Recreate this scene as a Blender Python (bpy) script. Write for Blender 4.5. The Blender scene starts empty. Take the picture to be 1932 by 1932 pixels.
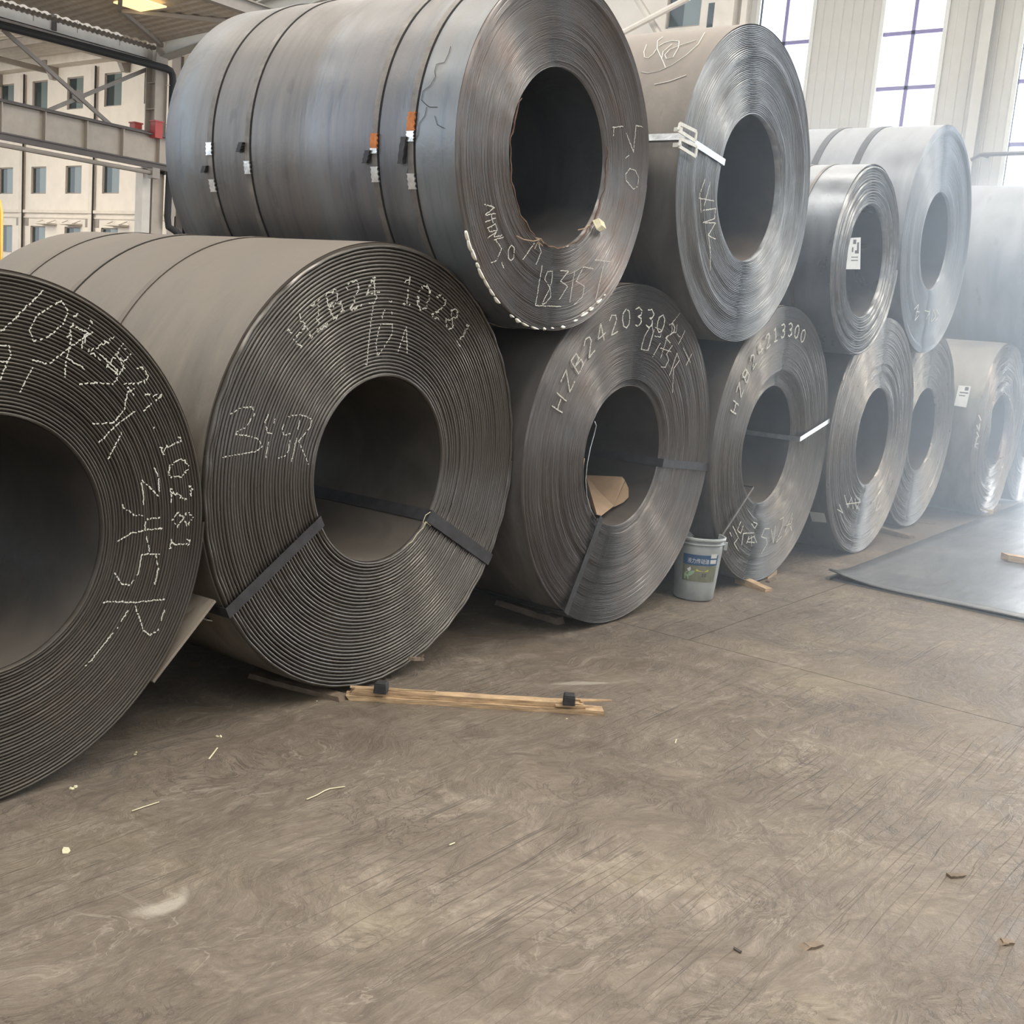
import bpy, math, random
import numpy as np
from mathutils import Vector, Matrix
sc = bpy.context.scene
COL = sc.collection
PI = math.pi
rnd = random.Random(7)

# ------------------------------------------------------------------ camera
F, AZ, PITCH, ROLL, CH = 2119.18, .63465, .16224, .085655, 1.5111
def cam_axes():
    ca, sa, cp, sp = math.cos(AZ), math.sin(AZ), math.cos(PITCH), math.sin(PITCH)
    f = np.array([ca*cp, sa*cp, -sp]); r = np.array([sa, -ca, 0.]); u = np.cross(r, f)
    c, s = math.cos(ROLL), math.sin(ROLL)
    return c*r+s*u, -s*r+c*u, f
CR, CU, CF = cam_axes()
CO = np.array([0, 0, CH])
cd = bpy.data.cameras.new('camera'); cam = bpy.data.objects.new('camera', cd); COL.objects.link(cam)
cam.matrix_world = Matrix(((CR[0], CU[0], -CF[0], 0), (CR[1], CU[1], -CF[1], 0), (CR[2], CU[2], -CF[2], CH), (0, 0, 0, 1)))
cd.sensor_width = 36; cd.lens = 36*F/1932; cd.clip_start = .05; cd.clip_end = 300
sc.camera = cam
def at(px, py, axis, v):
    """the point where the sight line of a photograph pixel meets a world plane"""
    d = (px-966)/F*CR-(py-966)/F*CU+CF
    i = 'XYZ'.index(axis); t = (v-CO[i])/d[i]
    return CO+t*d

# ------------------------------------------------------------------ world, light, exposure
vs = sc.view_settings
vs.view_transform = 'Standard'; vs.look = 'None'; vs.gamma = 1; vs.use_curve_mapping = False; vs.exposure = 0.75
sc.cycles.use_denoising = True
sc.cycles.max_bounces = 6
sc.cycles.use_adaptive_sampling = True
sc.cycles.adaptive_threshold = .05
sc.cycles.volume_bounces = 1
sc.cycles.caustics_reflective = False
sc.cycles.caustics_refractive = False
w = bpy.data.worlds.new('sky'); sc.world = w; w.use_nodes = True
bg = w.node_tree.nodes['Background']; bg.inputs[0].default_value = (.86, .93, 1, 1); bg.inputs[1].default_value = 1.3

def area(name, loc, direction, sx, sy, power, col):
    l = bpy.data.lights.new(name, 'AREA'); l.shape = 'RECTANGLE'; l.size = sx; l.size_y = sy
    l.energy = power; l.color = col
    o = bpy.data.objects.new(name, l); COL.objects.link(o); o.location = loc
    o.rotation_euler = Vector(direction).to_track_quat('-Z', 'Y').to_euler()
    return o
# skylight strips in the roof of the hall, daylight through the end wall's windows and added gate, the next bay's skylights
for k, (x, p) in enumerate(((-4, 850), (4, 1050), (12, 1050), (20, 850))):
    area('skylight_lamp', (x, 3, 12.6), (0, 0, -1), 1.6, 26, p, (1, .93, .82))
area('bay_skylight_lamp', (17, 41, 10.1), (.55, 0, -1), 8, 26, 2600, (1, .92, .80))
area('window_daylight', (27.2, 2.5, 5.9), (-1, 0, -.05), 22, 11.6, 4800, (.78, .89, 1))

# ------------------------------------------------------------------ helpers
def link(name, me, parent=None, mat=None, loc=None, rotz=0):
    o = bpy.data.objects.new(name, me); COL.objects.link(o)
    if mat is not None and me is not None and not me.materials: me.materials.append(mat)
    if parent is not None: o.parent = parent
    if loc is not None: o.location = loc
    if rotz: o.rotation_euler = (0, 0, rotz)
    return o
def tag(o, label=None, cat=None, group=None, kind=None):
    if label: o['label'] = label
    if cat: o['category'] = cat
    if group: o['group'] = group
    if kind: o['kind'] = kind
    return o
def empty(name, loc, rotz=0):
    o = bpy.data.objects.new(name, None); COL.objects.link(o); o.location = loc; o.rotation_euler = (0, 0, rotz)
    o.empty_display_size = .1
    return o
def mesh_np(name, V, Fq, smooth=True):
    """V (n,3) array, Fq (m,4) or (m,3) array"""
    me = bpy.data.meshes.new(name)
    V = np.asarray(V, np.float32); Fq = np.asarray(Fq, np.int32)
    k = Fq.shape[1]
    me.vertices.add(len(V)); me.vertices.foreach_set('co', V.ravel())
    me.loops.add(Fq.size); me.loops.foreach_set('vertex_index', Fq.ravel())
    me.polygons.add(len(Fq)); me.polygons.foreach_set('loop_start', np.arange(0, Fq.size, k, dtype=np.int32))
    me.polygons.foreach_set('loop_total', np.full(len(Fq), k, np.int32))
    me.polygons.foreach_set('use_smooth', np.full(len(Fq), smooth))
    me.update(calc_edges=True); me.validate()
    return me
class MB:
    def __init__(s): s.v = []; s.f = []
    def add(s, V, Fs):
        n = len(s.v); s.v += [tuple(map(float, p)) for p in V]; s.f += [tuple(i+n for i in f) for f in Fs]; return s
    def box(s, a, b):
        (x0, y0, z0), (x1, y1, z1) = a, b
        x0, x1 = sorted((x0, x1)); y0, y1 = sorted((y0, y1)); z0, z1 = sorted((z0, z1))
        V = [(x0, y0, z0), (x1, y0, z0), (x1, y1, z0), (x0, y1, z0), (x0, y0, z1), (x1, y0, z1), (x1, y1, z1), (x0, y1, z1)]
        return s.add(V, [(3, 2, 1, 0), (4, 5, 6, 7), (0, 1, 5, 4), (1, 2, 6, 5), (2, 3, 7, 6), (3, 0, 4, 7)])
    def hexa(s, lo, hi):
        """two quads of 4 points each"""
        return s.add(list(lo)+list(hi), [(3, 2, 1, 0), (4, 5, 6, 7), (0, 1, 5, 4), (1, 2, 6, 5), (2, 3, 7, 6), (3, 0, 4, 7)])
    def bar(s, a, b, w, h, up=(0, 0, 1)):
        a = np.array(a, float); b = np.array(b, float); d = b-a; d /= np.linalg.norm(d)
        u = np.array(up, float)
        if abs(d@u) > .98: u = np.array([1., 0, 0])
        r = np.cross(d, u); r /= np.linalg.norm(r); u = np.cross(r, d)
        q = lambda c: [c-r*w/2-u*h/2, c+r*w/2-u*h/2, c+r*w/2+u*h/2, c-r*w/2+u*h/2]
        return s.hexa(q(a), q(b))
    def tube(s, pts, rad, n=10, caps=True):
        pts = [np.array(p, float) for p in pts]; rings = []; u = None
        for i, p in enumerate(pts):
            d = (pts[min(i+1, len(pts)-1)]-pts[max(i-1, 0)]); d = d/np.linalg.norm(d)
            if u is None:
                u = np.array([0, 0, 1.]) if abs(d[2]) < .9 else np.array([1., 0, 0])
            r = np.cross(d, u); r /= np.linalg.norm(r); u = np.cross(r, d)
            rr = rad[i] if hasattr(rad, '__len__') else rad
            rings.append([p+rr*(math.cos(t)*r+math.sin(t)*u) for t in np.linspace(0, 2*PI, n, endpoint=False)])
        V = [q for ring in rings for q in ring]; Fs = []
        for i in range(len(pts)-1):
            for j in range(n):
                Fs.append((i*n+j, i*n+(j+1) % n, (i+1)*n+(j+1) % n, (i+1)*n+j))
        if caps: Fs += [tuple(range(n))[::-1], tuple((len(pts)-1)*n+j for j in range(n))]
        return s.add(V, Fs)
    def build(s, name, mat, parent=None, smooth=False, **k):
        me = bpy.data.meshes.new(name); me.from_pydata(s.v, [], s.f); me.update()
        if smooth: me.polygons.foreach_set('use_smooth', [True]*len(me.polygons))
        return link(name, me, parent, mat, **k)

# ------------------------------------------------------------------ materials
class NT:
    def __init__(s, name):
        s.m = bpy.data.materials.new(name); s.m.use_nodes = True; s.t = s.m.node_tree; s.b = s.t.nodes['Principled BSDF']
    def n(s, typ, **k):
        nd = s.t.nodes.new(typ)
        for a, v in k.items(): setattr(nd, a, v)
        return nd
    def l(s, a, b): s.t.links.new(a, b)
    def val(s, x, sock):
        if hasattr(x, 'is_output') or hasattr(x, 'links'): s.l(x, sock)
        else: sock.default_value = x
    def math(s, op, a, b=0., c=None, clamp=False):
        nd = s.n('ShaderNodeMath', operation=op, use_clamp=clamp); s.val(a, nd.inputs[0]); s.val(b, nd.inputs[1])
        if c is not None: s.val(c, nd.inputs[2])
        return nd.outputs[0]
    def coords(s, kind='Object'):
        return s.n('ShaderNodeTexCoord').outputs[kind]
    def mapping(s, vec, scale=(1, 1, 1), rot=(0, 0, 0), loc=(0, 0, 0)):
        nd = s.n('ShaderNodeMapping'); s.l(vec, nd.inputs[0]); nd.inputs['Scale'].default_value = scale
        nd.inputs['Rotation'].default_value = rot; nd.inputs['Location'].default_value = loc; return nd.outputs[0]
    def noise(s, vec, scale, detail=4, rough=.55, dist=0.):
        nd = s.n('ShaderNodeTexNoise'); s.l(vec, nd.inputs['Vector']); nd.inputs['Scale'].default_value = scale
        nd.inputs['Detail'].default_value = detail; nd.inputs['Roughness'].default_value = rough; nd.inputs['Distortion'].default_value = dist
        return nd.outputs['Fac']
    def ramp(s, fac, stops, interp='LINEAR'):
        nd = s.n('ShaderNodeValToRGB'); s.l(fac, nd.inputs[0]); cr = nd.color_ramp; cr.interpolation = interp
        while len(cr.elements) < len(stops): cr.elements.new(.5)
        for e, (p, c) in zip(cr.elements, stops):
            e.position = p; e.color = (c if hasattr(c, '__len__') else (c, c, c))[:3]+(1,) if hasattr(c, '__len__') else (c, c, c, 1)
        return nd.outputs[0]
    def mix(s, fac, a, b, typ='MIX'):
        nd = s.n('ShaderNodeMix', data_type='RGBA', blend_type=typ); s.val(fac, nd.inputs[0])
        for x, k in ((a, 6), (b, 7)):
            if isinstance(x, (tuple, list)): nd.inputs[k].default_value = tuple(x)[:3]+(1,)
            else: s.l(x, nd.inputs[k])
        return nd.outputs[2]
    def bump(s, h, strength=.3, dist=.01, normal=None):
        nd = s.n('ShaderNodeBump'); s.val(h, nd.inputs['Height']); nd.inputs['Strength'].default_value = strength
        nd.inputs['Distance'].default_value = dist
        if normal is not None: s.l(normal, nd.inputs['Normal'])
        return nd.outputs[0]
    def out(s, color=None, rough=None, metal=None, normal=None, spec=None):
        if color is not None:
            if isinstance(color, (tuple, list)): s.b.inputs['Base Color'].default_value = tuple(color)[:3]+(1,)
            else: s.l(color, s.b.inputs['Base Color'])
        if rough is not None: s.val(rough, s.b.inputs['Roughness'])
        if metal is not None: s.val(metal, s.b.inputs['Metallic'])
        if normal is not None: s.l(normal, s.b.inputs['Normal'])
        if spec is not None: s.b.inputs['Specular IOR Level'].default_value = spec
        return s.m
def plain(name, col, rough=.6, metal=0., var=.12, scale=8, bump=.05, stretch=(1, 1, 1)):
    t = NT(name); v = t.mapping(t.coords(), stretch)
    f = t.noise(v, scale, 5, .6)
    c = t.ramp(f, [(.3, tuple(x*(1-var) for x in col)), (.7, tuple(min(1, x*(1+var)) for x in col))])
    return t.out(c, rough, metal, t.bump(f, .4, bump*.05) if bump else None)

def polar(t, R):
    """radius and angle about the coil's axis (local Y, centre at height R)"""
    sep = t.n('ShaderNodeSeparateXYZ'); t.l(t.coords(), sep.inputs[0])
    x, y = sep.outputs[0], sep.outputs[1]; z = t.math('SUBTRACT', sep.outputs[2], R)
    rad = t.math('SQRT', t.math('ADD', t.math('MULTIPLY', x, x), t.math('MULTIPLY', z, z)))
    ang = t.math('ARCTAN2', z, x)
    return x, y, z, rad, ang
def comb(t, a, b, c=0.):
    nd = t.n('ShaderNodeCombineXYZ'); t.val(a, nd.inputs[0]); t.val(b, nd.inputs[1]); t.val(c, nd.inputs[2]); return nd.outputs[0]

def edge_material(name, R, dark, light, streak=.5, rust=0., rough=.42, aniso=.6, metal=.75, mk=.36):
    t = NT(name); x, y, z, rad, ang = polar(t, R)
    ca, sa = t.math('COSINE', ang), t.math('SINE', ang)
    v1 = comb(t, t.math('MULTIPLY', ca, 3.), t.math('MULTIPLY', sa, 3.), t.math('MULTIPLY', rad, 170.))
    f1 = t.noise(v1, 1., 3, .65)
    v2 = comb(t, t.math('MULTIPLY', ca, 6.), t.math('MULTIPLY', sa, 6.), t.math('MULTIPLY', rad, 420.))
    f2 = t.noise(v2, 1., 2, .6)
    big = t.noise(comb(t, x, z, 0), 3.2, 3, .6)
    f = t.math('ADD', t.math('MULTIPLY', f1, .6), t.math('MULTIPLY', f2, .4))
    f = t.math('ADD', f, t.math('MULTIPLY', t.math('SUBTRACT', big, .5), .35))
    mid = tuple(d*.6+l*mk for d, l in zip(dark, light))
    c = t.ramp(f, [(.36, dark), (.56, mid), (.72, light)])
    c = t.mix(streak, mid, c)
    if rust:
        rn = t.math('MULTIPLY', t.ramp(t.noise(comb(t, x, z, 0), 5., 5, .7), [(.45, 0.), (.75, 1.)]), rust)
        c = t.mix(rn, c, (.23, .12, .065))
    t.out(c, t.ramp(f2, [(.3, rough-.1), (.7, rough+.15)]), metal, t.bump(f, .35, .004))
    t.b.inputs['Anisotropic'].default_value = aniso
    # the grooves run round the axis, so their gloss spreads along the radius
    tv = comb(t, ca, 0., sa)
    tr = t.n('ShaderNodeVectorTransform', vector_type='VECTOR', convert_from='OBJECT', convert_to='WORLD'); t.l(tv, tr.inputs[0])
    t.l(tr.outputs[0], t.b.inputs['Tangent'])
    return t.m
def body_material(name, R, base, alt, dust, dust_amt=.4, rough=.5, metal=.5, bands=0., seed=0., ystops=None, L=1.8):
    t = NT(name); x, y, z, rad, ang = polar(t, R)
    ca, sa = t.math('COSINE', ang), t.math('SINE', ang)
    v = comb(t, t.math('MULTIPLY', ca, 1.1), t.math('ADD', t.math('MULTIPLY', y, 3.2), seed), t.math('MULTIPLY', sa, 1.1))
    f = t.noise(v, 1.5, 6, .6, .6)
    fine = t.noise(t.coords(), 26, 4, .6)
    band = t.noise(comb(t, 0., t.math('ADD', t.math('MULTIPLY', y, 5.), seed*3+2), 0.), 1.2, 2, .5)
    g = t.math('ADD', t.math('MULTIPLY', f, 1-bands), t.math('MULTIPLY', band, bands))
    c = t.ramp(g, [(.34, alt), (.50, base), (.68, tuple(min(1, b*1.45) for b in base))])
    if ystops:
        st = t.noise(comb(t, t.math('MULTIPLY', ca, .8), t.math('MULTIPLY', y, 14.), t.math('MULTIPLY', sa, .8)), 1.3, 5, .65)
        yy = t.math('ADD', t.math('DIVIDE', y, L), t.math('MULTIPLY', t.math('SUBTRACT', f, .5), .22))
        yc = t.ramp(yy, ystops)
        yc = t.mix(t.math('MULTIPLY', t.ramp(st, [(.42, 0.), (.66, 1.)]), .4), yc, (.26, .235, .21))
        yc = t.mix(t.math('MULTIPLY', t.ramp(st, [(.30, 1.), (.46, 0.)]), .35), yc, (.07, .068, .07))
        c = t.mix(.8, c, yc)
    drops = t.ramp(t.noise(comb(t, t.math('MULTIPLY', ca, 3.), t.math('MULTIPLY', y, 9.), t.math('MULTIPLY', sa, 3.)), 1.1, 3, .5), [(.66, 0.), (.70, 1.)])
    c = t.mix(t.math('MULTIPLY', drops, .55*(1-dust_amt)), c, tuple(b*.4 for b in alt))
    # the bore wall is mixed darker, dusty only along its bottom
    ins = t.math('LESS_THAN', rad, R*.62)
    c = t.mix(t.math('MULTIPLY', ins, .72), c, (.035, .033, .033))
    # settled dust lies on surfaces that face upwards (a real deposit, it would stay if the lamps moved)
    up = t.math('MULTIPLY', t.ramp(t.math('ADD', sa, t.math('MULTIPLY', t.math('SUBTRACT', f, .5), .5)), [(.15, 0.), (.9, 1.)]), dust_amt)
    upb = t.math('MULTIPLY', t.ramp(t.math('ADD', t.math('MULTIPLY', sa, -1.), t.math('MULTIPLY', t.math('SUBTRACT', f, .5), .6)), [(.45, 0.), (.98, 1.)]), .6)
    up = t.math('ADD', t.math('MULTIPLY', up, t.math('SUBTRACT', 1., ins)), t.math('MULTIPLY', upb, ins))
    c = t.mix(up, c, dust)
    ro = t.math('ADD', t.ramp(f, [(.3, rough-.08), (.7, rough+.1)]), t.math('MULTIPLY', up, .3), clamp=True)
    me = t.math('MULTIPLY', t.math('SUBTRACT', 1., up), metal)
    return t.out(c, ro, me, t.bump(t.math('ADD', f, t.math('MULTIPLY', fine, .12)), .22, .02))

M = {}
M['chalk'] = plain('chalk', (.78, .77, .70), .9, 0, .1, 60, 0)
M['strap'] = plain('strap_steel', (.05, .05, .055), .6, .2, .25, 20, .1)
M['strap_dusty'] = plain('dusty_strap_steel', (.17, .155, .14), .5, .4, .35, 12, .1)
M['dusty'] = plain('settled_dust', (.15, .127, .105), .8, 0, .12, 8, .1)
M['strap_bright'] = plain('bright_strap_steel', (.62, .66, .70), .3, .8, .2, 20, .1)
M['zinc'] = plain('zinc_seal', (.72, .75, .76), .28, .9, .2, 40, .1)
M['orange'] = plain('orange_rust_paint', (.50, .17, .05), .7, 0, .3, 30, .1)
M['tape'] = plain('white_tape', (.72, .72, .66), .6, 0, .1, 30, .1)
M['paper'] = plain('paper', (.66, .68, .68), .7, 0, .08, 20, 0)
M['print'] = plain('black_print', (.06, .06, .07), .7, 0, .1, 20, 0)
M['card'] = plain('cardboard', (.42, .30, .20), .85, 0, .1, 12, .1)
M['wood'] = plain('raw_timber', (.50, .35, .21), .8, 0, .35, 9, .5, (1, 1, 6))
M['wood_d'] = plain('dusty_timber', (.20, .15, .11), .85, 0, .35, 9, .5)
M['rubber'] = plain('black_rubber', (.035, .035, .037), .7, 0, .2, 30, .2)
M['glint'] = plain('painted_glint', (.95, .93, .82), .35, .3, .05, 30, 0)  # near-white colour standing in for sun glints on the rim
M['crumb'] = plain('pale_chip', (.75, .70, .48), .8, 0, .15, 40, .1)
M['dark'] = plain('dark_shadow_crack', (.012, .012, .013), .9, 0, .1, 10, 0)  # black for the painted band shadows and the crack lines

# ------------------------------------------------------------------ floor
def floor_material():
    t = NT('dusty_concrete'); P = t.coords()
    warp = t.n('ShaderNodeTexNoise'); t.l(P, warp.inputs['Vector']); warp.inputs['Scale'].default_value = 1.7; warp.inputs['Detail'].default_value = 3
    wv = t.n('ShaderNodeVectorMath', operation='MULTIPLY_ADD'); t.l(warp.outputs['Color'], wv.inputs[0]); wv.inputs[1].default_value = (.5, .5, 0); t.l(P, wv.inputs[2])
    W = wv.outputs[0]
    big = t.noise(W, .8, 4, .6); mid = t.noise(W, 3.2, 6, .68, .8); fine = t.noise(P, 26, 6, .72)
    grit = t.noise(P, 120, 3, .7)
    # wheel and drag tracks run mostly one way
    s1 = t.noise(t.mapping(W, (1.1, 17, 1), (0, 0, .17)), 1.6, 5, .7)
    s2 = t.noise(t.mapping(P, (.35, 11, 1), (0, 0, .17)), 2.2, 2, .5)
    s3 = t.noise(t.mapping(P, (13, 1.2, 1), (0, 0, .5)), 1.3, 4, .65)
    sw = t.noise(t.mapping(W, (3, 6, 1), (0, 0, 1.0)), 2.2, 7, .75, 2.2)
    line = t.ramp(s2, [(.0, 0.), (.485, 0.), (.5, 1.), (.515, 0.)])
    region = t.ramp(t.noise(P, .9, 2, .5), [(.42, 0.), (.6, 1.)])
    line = t.math('MULTIPLY', line, region)
    f = t.math('ADD', t.math('ADD', t.math('MULTIPLY', big, .28), t.math('MULTIPLY', mid, .26)), t.math('ADD', t.math('MULTIPLY', s1, .16), t.math('MULTIPLY', sw, .30)))
    c = t.ramp(f, [(.36, (.100, .077, .058)), (.46, (.168, .134, .103)), (.53, (.222, .182, .143)), (.62, (.36, .305, .245))])
    c = t.mix(t.math('MULTIPLY', t.ramp(fine, [(.35, 1.), (.6, 0.)]), .30), c, (.10, .082, .066))
    c = t.mix(t.math('MULTIPLY', t.ramp(grit, [(.62, 0.), (.75, 1.)]), .45), c, (.40, .35, .28))
    c = t.mix(t.math('MULTIPLY', line, .6), c, (.07, .058, .048))
    ol = t.ramp(t.noise(W, 1.6, 3, .6), [(.55, 0.), (.72, 1.)])
    c = t.mix(t.math('MULTIPLY', ol, .35), c, (.22, .185, .105))
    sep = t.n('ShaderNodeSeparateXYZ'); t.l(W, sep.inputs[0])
    for (sx, sy, a, b, ang, amt) in ((4.32, 2.74, .16, .035, -.6, .42), (1.86, 2.56, .13, .04, .1, .5), (4.75, .78, .30, .09, -.8, .5)):  # two pale stains; the last patch is floor glare painted into the colour
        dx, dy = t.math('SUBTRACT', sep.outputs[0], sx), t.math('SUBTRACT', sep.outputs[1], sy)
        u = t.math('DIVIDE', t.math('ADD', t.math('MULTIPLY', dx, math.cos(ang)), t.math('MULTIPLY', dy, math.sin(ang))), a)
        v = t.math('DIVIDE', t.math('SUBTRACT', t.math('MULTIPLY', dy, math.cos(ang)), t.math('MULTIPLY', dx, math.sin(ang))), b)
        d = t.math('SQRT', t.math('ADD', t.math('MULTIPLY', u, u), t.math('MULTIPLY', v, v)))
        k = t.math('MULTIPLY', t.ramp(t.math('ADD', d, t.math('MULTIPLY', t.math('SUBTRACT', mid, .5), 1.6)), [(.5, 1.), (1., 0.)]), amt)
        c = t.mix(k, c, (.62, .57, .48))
    vn = t.noise(t.mapping(W, (1, 1.8, 1), (0, 0, .35)), 2.6, 5, .62, 1.6)
    vein = t.ramp(t.math('ABSOLUTE', t.math('SUBTRACT', vn, .5)), [(0., 1.), (.018, 0.)])
    vm = t.ramp(t.noise(P, 2.1, 3, .6), [(.5, 0.), (.66, 1.)])
    c = t.mix(t.math('MULTIPLY', t.math('MULTIPLY', vein, vm), .38), c, (.50, .44, .36))
    vn2 = t.noise(t.mapping(W, (1.4, 1.4, 1), (0, 0, -.5)), 3.4, 6, .66, 2.2)
    vein2 = t.ramp(t.math('ABSOLUTE', t.math('SUBTRACT', vn2, .47)), [(0., 1.), (.014, 0.)])
    vm2 = t.ramp(t.noise(P, 1.5, 3, .6), [(.45, 0.), (.6, 1.)])
    vd = t.math('MULTIPLY', vein2, vm2)
    c = t.mix(t.math('MULTIPLY', vd, .5), c, (.06, .05, .042))
    h = t.math('ADD', t.math('ADD', t.math('MULTIPLY', s1, .5), t.math('MULTIPLY', fine, .25)), t.math('ADD', t.math('MULTIPLY', sw, .9), t.math('MULTIPLY', s3, .25)))
    h = t.math('ADD', h, t.math('MULTIPLY', grit, .1)); h = t.math('SUBTRACT', h, t.math('ADD', t.math('MULTIPLY', line, .5), t.math('SUBTRACT', t.math('MULTIPLY', vd, .5), t.math('MULTIPLY', vein, .12))))
    ro = t.ramp(t.math('ADD', t.math('MULTIPLY', mid, .6), t.math('MULTIPLY', s1, .4)), [(.35, .42), (.6, .68)])
    return t.out(c, ro, 0., t.bump(h, .55, .02), .4)
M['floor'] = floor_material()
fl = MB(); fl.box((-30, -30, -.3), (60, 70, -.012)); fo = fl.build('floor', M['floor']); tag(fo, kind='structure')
JX, JY = 5.11, 2.565
for (x0, x1) in ((-30, JX), (JX, 17.1), (17.1, 60)):
    for (y0, y1) in (((-30, -3.4), (-3.4, 8.6), (8.6, 70)) if x0 < 0 else ((-30, -3.4), (-3.4, JY), (JY, 8.6), (8.6, 70))):
        g = .0028
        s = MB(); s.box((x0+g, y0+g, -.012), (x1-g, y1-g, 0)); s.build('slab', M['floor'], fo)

# ------------------------------------------------------------------ coils
def face_mesh(R, r, t, y_off, seg, y0, depth=.022, gap=.0016, detail=5, waviness=.0, seed=1, round_=.3, rwave=0.):
    """the wound edge of the strip: one continuous spiral with a rounded rim, deep gaps between wraps"""
    rs = np.random.RandomState(seed)
    n = int(round((R-r)/t)); t = (R-r)/n
    s = np.arange(0, (n)*seg+1)/seg                        # turns
    th = 2*PI*s
    rad = r+t*(s-.5)+0*s; rad = np.clip(rad, r+t*.5, R-t*.5)
    k = np.minimum(np.floor(s).astype(int), n-1)
    fr = s-np.floor(s)
    per = rs.normal(0, 1, n+2)*waviness
    base = per[k]*(1-fr)+per[k+1]*fr
    ph = rs.uniform(0, 6.28, n+2); a1 = ph[k]*(1-fr)+ph[k+1]*fr
    off = base+waviness*.7*np.sin(3*th+a1)+waviness*.45*np.sin(11*th+2*a1)+waviness*.10*rs.normal(0, 1, len(s))
    off = off+y_off(rad, th)
    dr = rwave*np.sin(2*th+1.3*np.sin(rad*40))*(rad-r)/(R-r)
    rad = rad+dr*0
    if detail == 5:
        prof = [(-.5*t+gap, depth), (-.5*t+gap, round_*t*.6), (-.5*t+gap+round_*t, 0), (.5*t-gap-round_*t, 0), (.5*t-gap, round_*t*.6), (.5*t-gap, depth)]
    else:
        prof = [(-.5*t+gap, depth), (-.5*t+gap+round_*t*.6, 0), (.5*t-gap-round_*t*.6, 0), (.5*t-gap, depth)]
    m = len(prof); V = np.empty((len(s), m, 3))
    for j, (a, b) in enumerate(prof):
        rr = rad+a; V[:, j, 0] = rr*np.cos(th); V[:, j, 2] = R+rr*np.sin(th)
        V[:, j, 1] = y0+(off+b if b < depth else off+depth)
    i = np.arange(len(s)-1)[:, None]*m; j = np.arange(m-1)[None, :]
    a = i+j
    Fq = np.stack([a, a+m, a+m+1, a+1], -1).reshape(-1, 4)
    return mesh_np('wound_edge', V.reshape(-1, 3), Fq)
def shell_mesh(R, r, L, y0, ya, seg=160, bumps=None):
    """outer wrap, back, bore wall"""
    th = np.linspace(0, 2*PI, seg, endpoint=False)
    ys = np.linspace(y0, L, 13)
    yb = np.linspace(max(ya-.004, y0), L, 13)
    prof = [(R-.001, y) for y in ys]+[(R-.008, L+.004)]+[(r+.006, L+.004)]+[(r, y) for y in yb[::-1]]+[(r+.003, ya), (R-.004, ya)]
    m = len(prof); V = np.empty((seg, m, 3))
    for j, (rr, y) in enumerate(prof):
        q = rr+(bumps(th, y) if bumps and rr > r+.02 and j < 13 else 0)
        V[:, j, 0] = q*np.cos(th); V[:, j, 2] = R+q*np.sin(th); V[:, j, 1] = y
    i = np.arange(seg)[:, None]; i2 = (i+1) % seg; j = np.arange(m)[None, :]; j2 = (j+1) % m
    Fq = np.stack([i*m+j, i*m+j2, i2*m+j2, i2*m+j], -1).reshape(-1, 4)
    me = mesh_np('outer_wrap', V.reshape(-1, 3), Fq)
    ang = math.radians(35)
    return me
def ring_strap(R, y, w, th0=0, th1=2*PI, thick=.0025, n=120, lift=.0015):
    m = MB(); T = np.linspace(th0, th1, n); V = []; Fs = []
    for a in T:
        for rr, yy in ((R+lift, y-w/2), (R+lift+thick, y-w/2), (R+lift+thick, y+w/2), (R+lift, y+w/2)):
            V.append((rr*math.cos(a), yy, R+rr*math.sin(a)))
    for i in range(n-1):
        for j in range(4):
            Fs.append((i*4+j, i*4+(j+1) % 4, i*4+4+(j+1) % 4, i*4+4+j))
    m.add(V, Fs); return m
def axial_strap(R, r, L, a, w, z0, y_face, mat_front, coil, twist=0., out=True):
    """band round the coil's section at angle a: bore wall, front face, outside"""
    e = np.array([math.cos(a), 0, math.sin(a)]); tn = np.array([-math.sin(a), 0, math.cos(a)])
    a2 = a+twist; e2 = np.array([math.cos(a2), 0, math.sin(a2)])
    c = np.array([0, 0, R])
    path = [c+e*(r-.003)+np.array([0, L*.96, 0]), c+e*(r-.003)+np.array([0, .03, 0]), c+e*(r-.002)+np.array([0, y_face-.004, 0]),
            c+e2*(R+.003)+np.array([0, y_face-.003, 0]), c+e2*(R+.004)+np.array([0, .03, 0]), c+e2*(R+.004)+np.array([0, L*.9, 0])]
    m = MB()
    nrm = [e*-1, e*-1, (e*-1+np.array([0, -1, 0]))*.7, (e2+np.array([0, -1, 0]))*.7, e2, e2]
    tns = [tn, tn, tn, tn, tn, tn]
    V = []; Fs = []
    for p, nn, tt in zip(path, nrm, tns):
        q = p+nn*.0025
        V += [p-tt*w/2, q-tt*w/2, q+tt*w/2, p+tt*w/2]
    for i in range(len(path)-1):
        for j in range(4): Fs.append((i*4+j, i*4+4+j, i*4+4+(j+1) % 4, i*4+(j+1) % 4))
    m.add(V, Fs)
    return m.build('strap', mat_front, coil)

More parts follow.
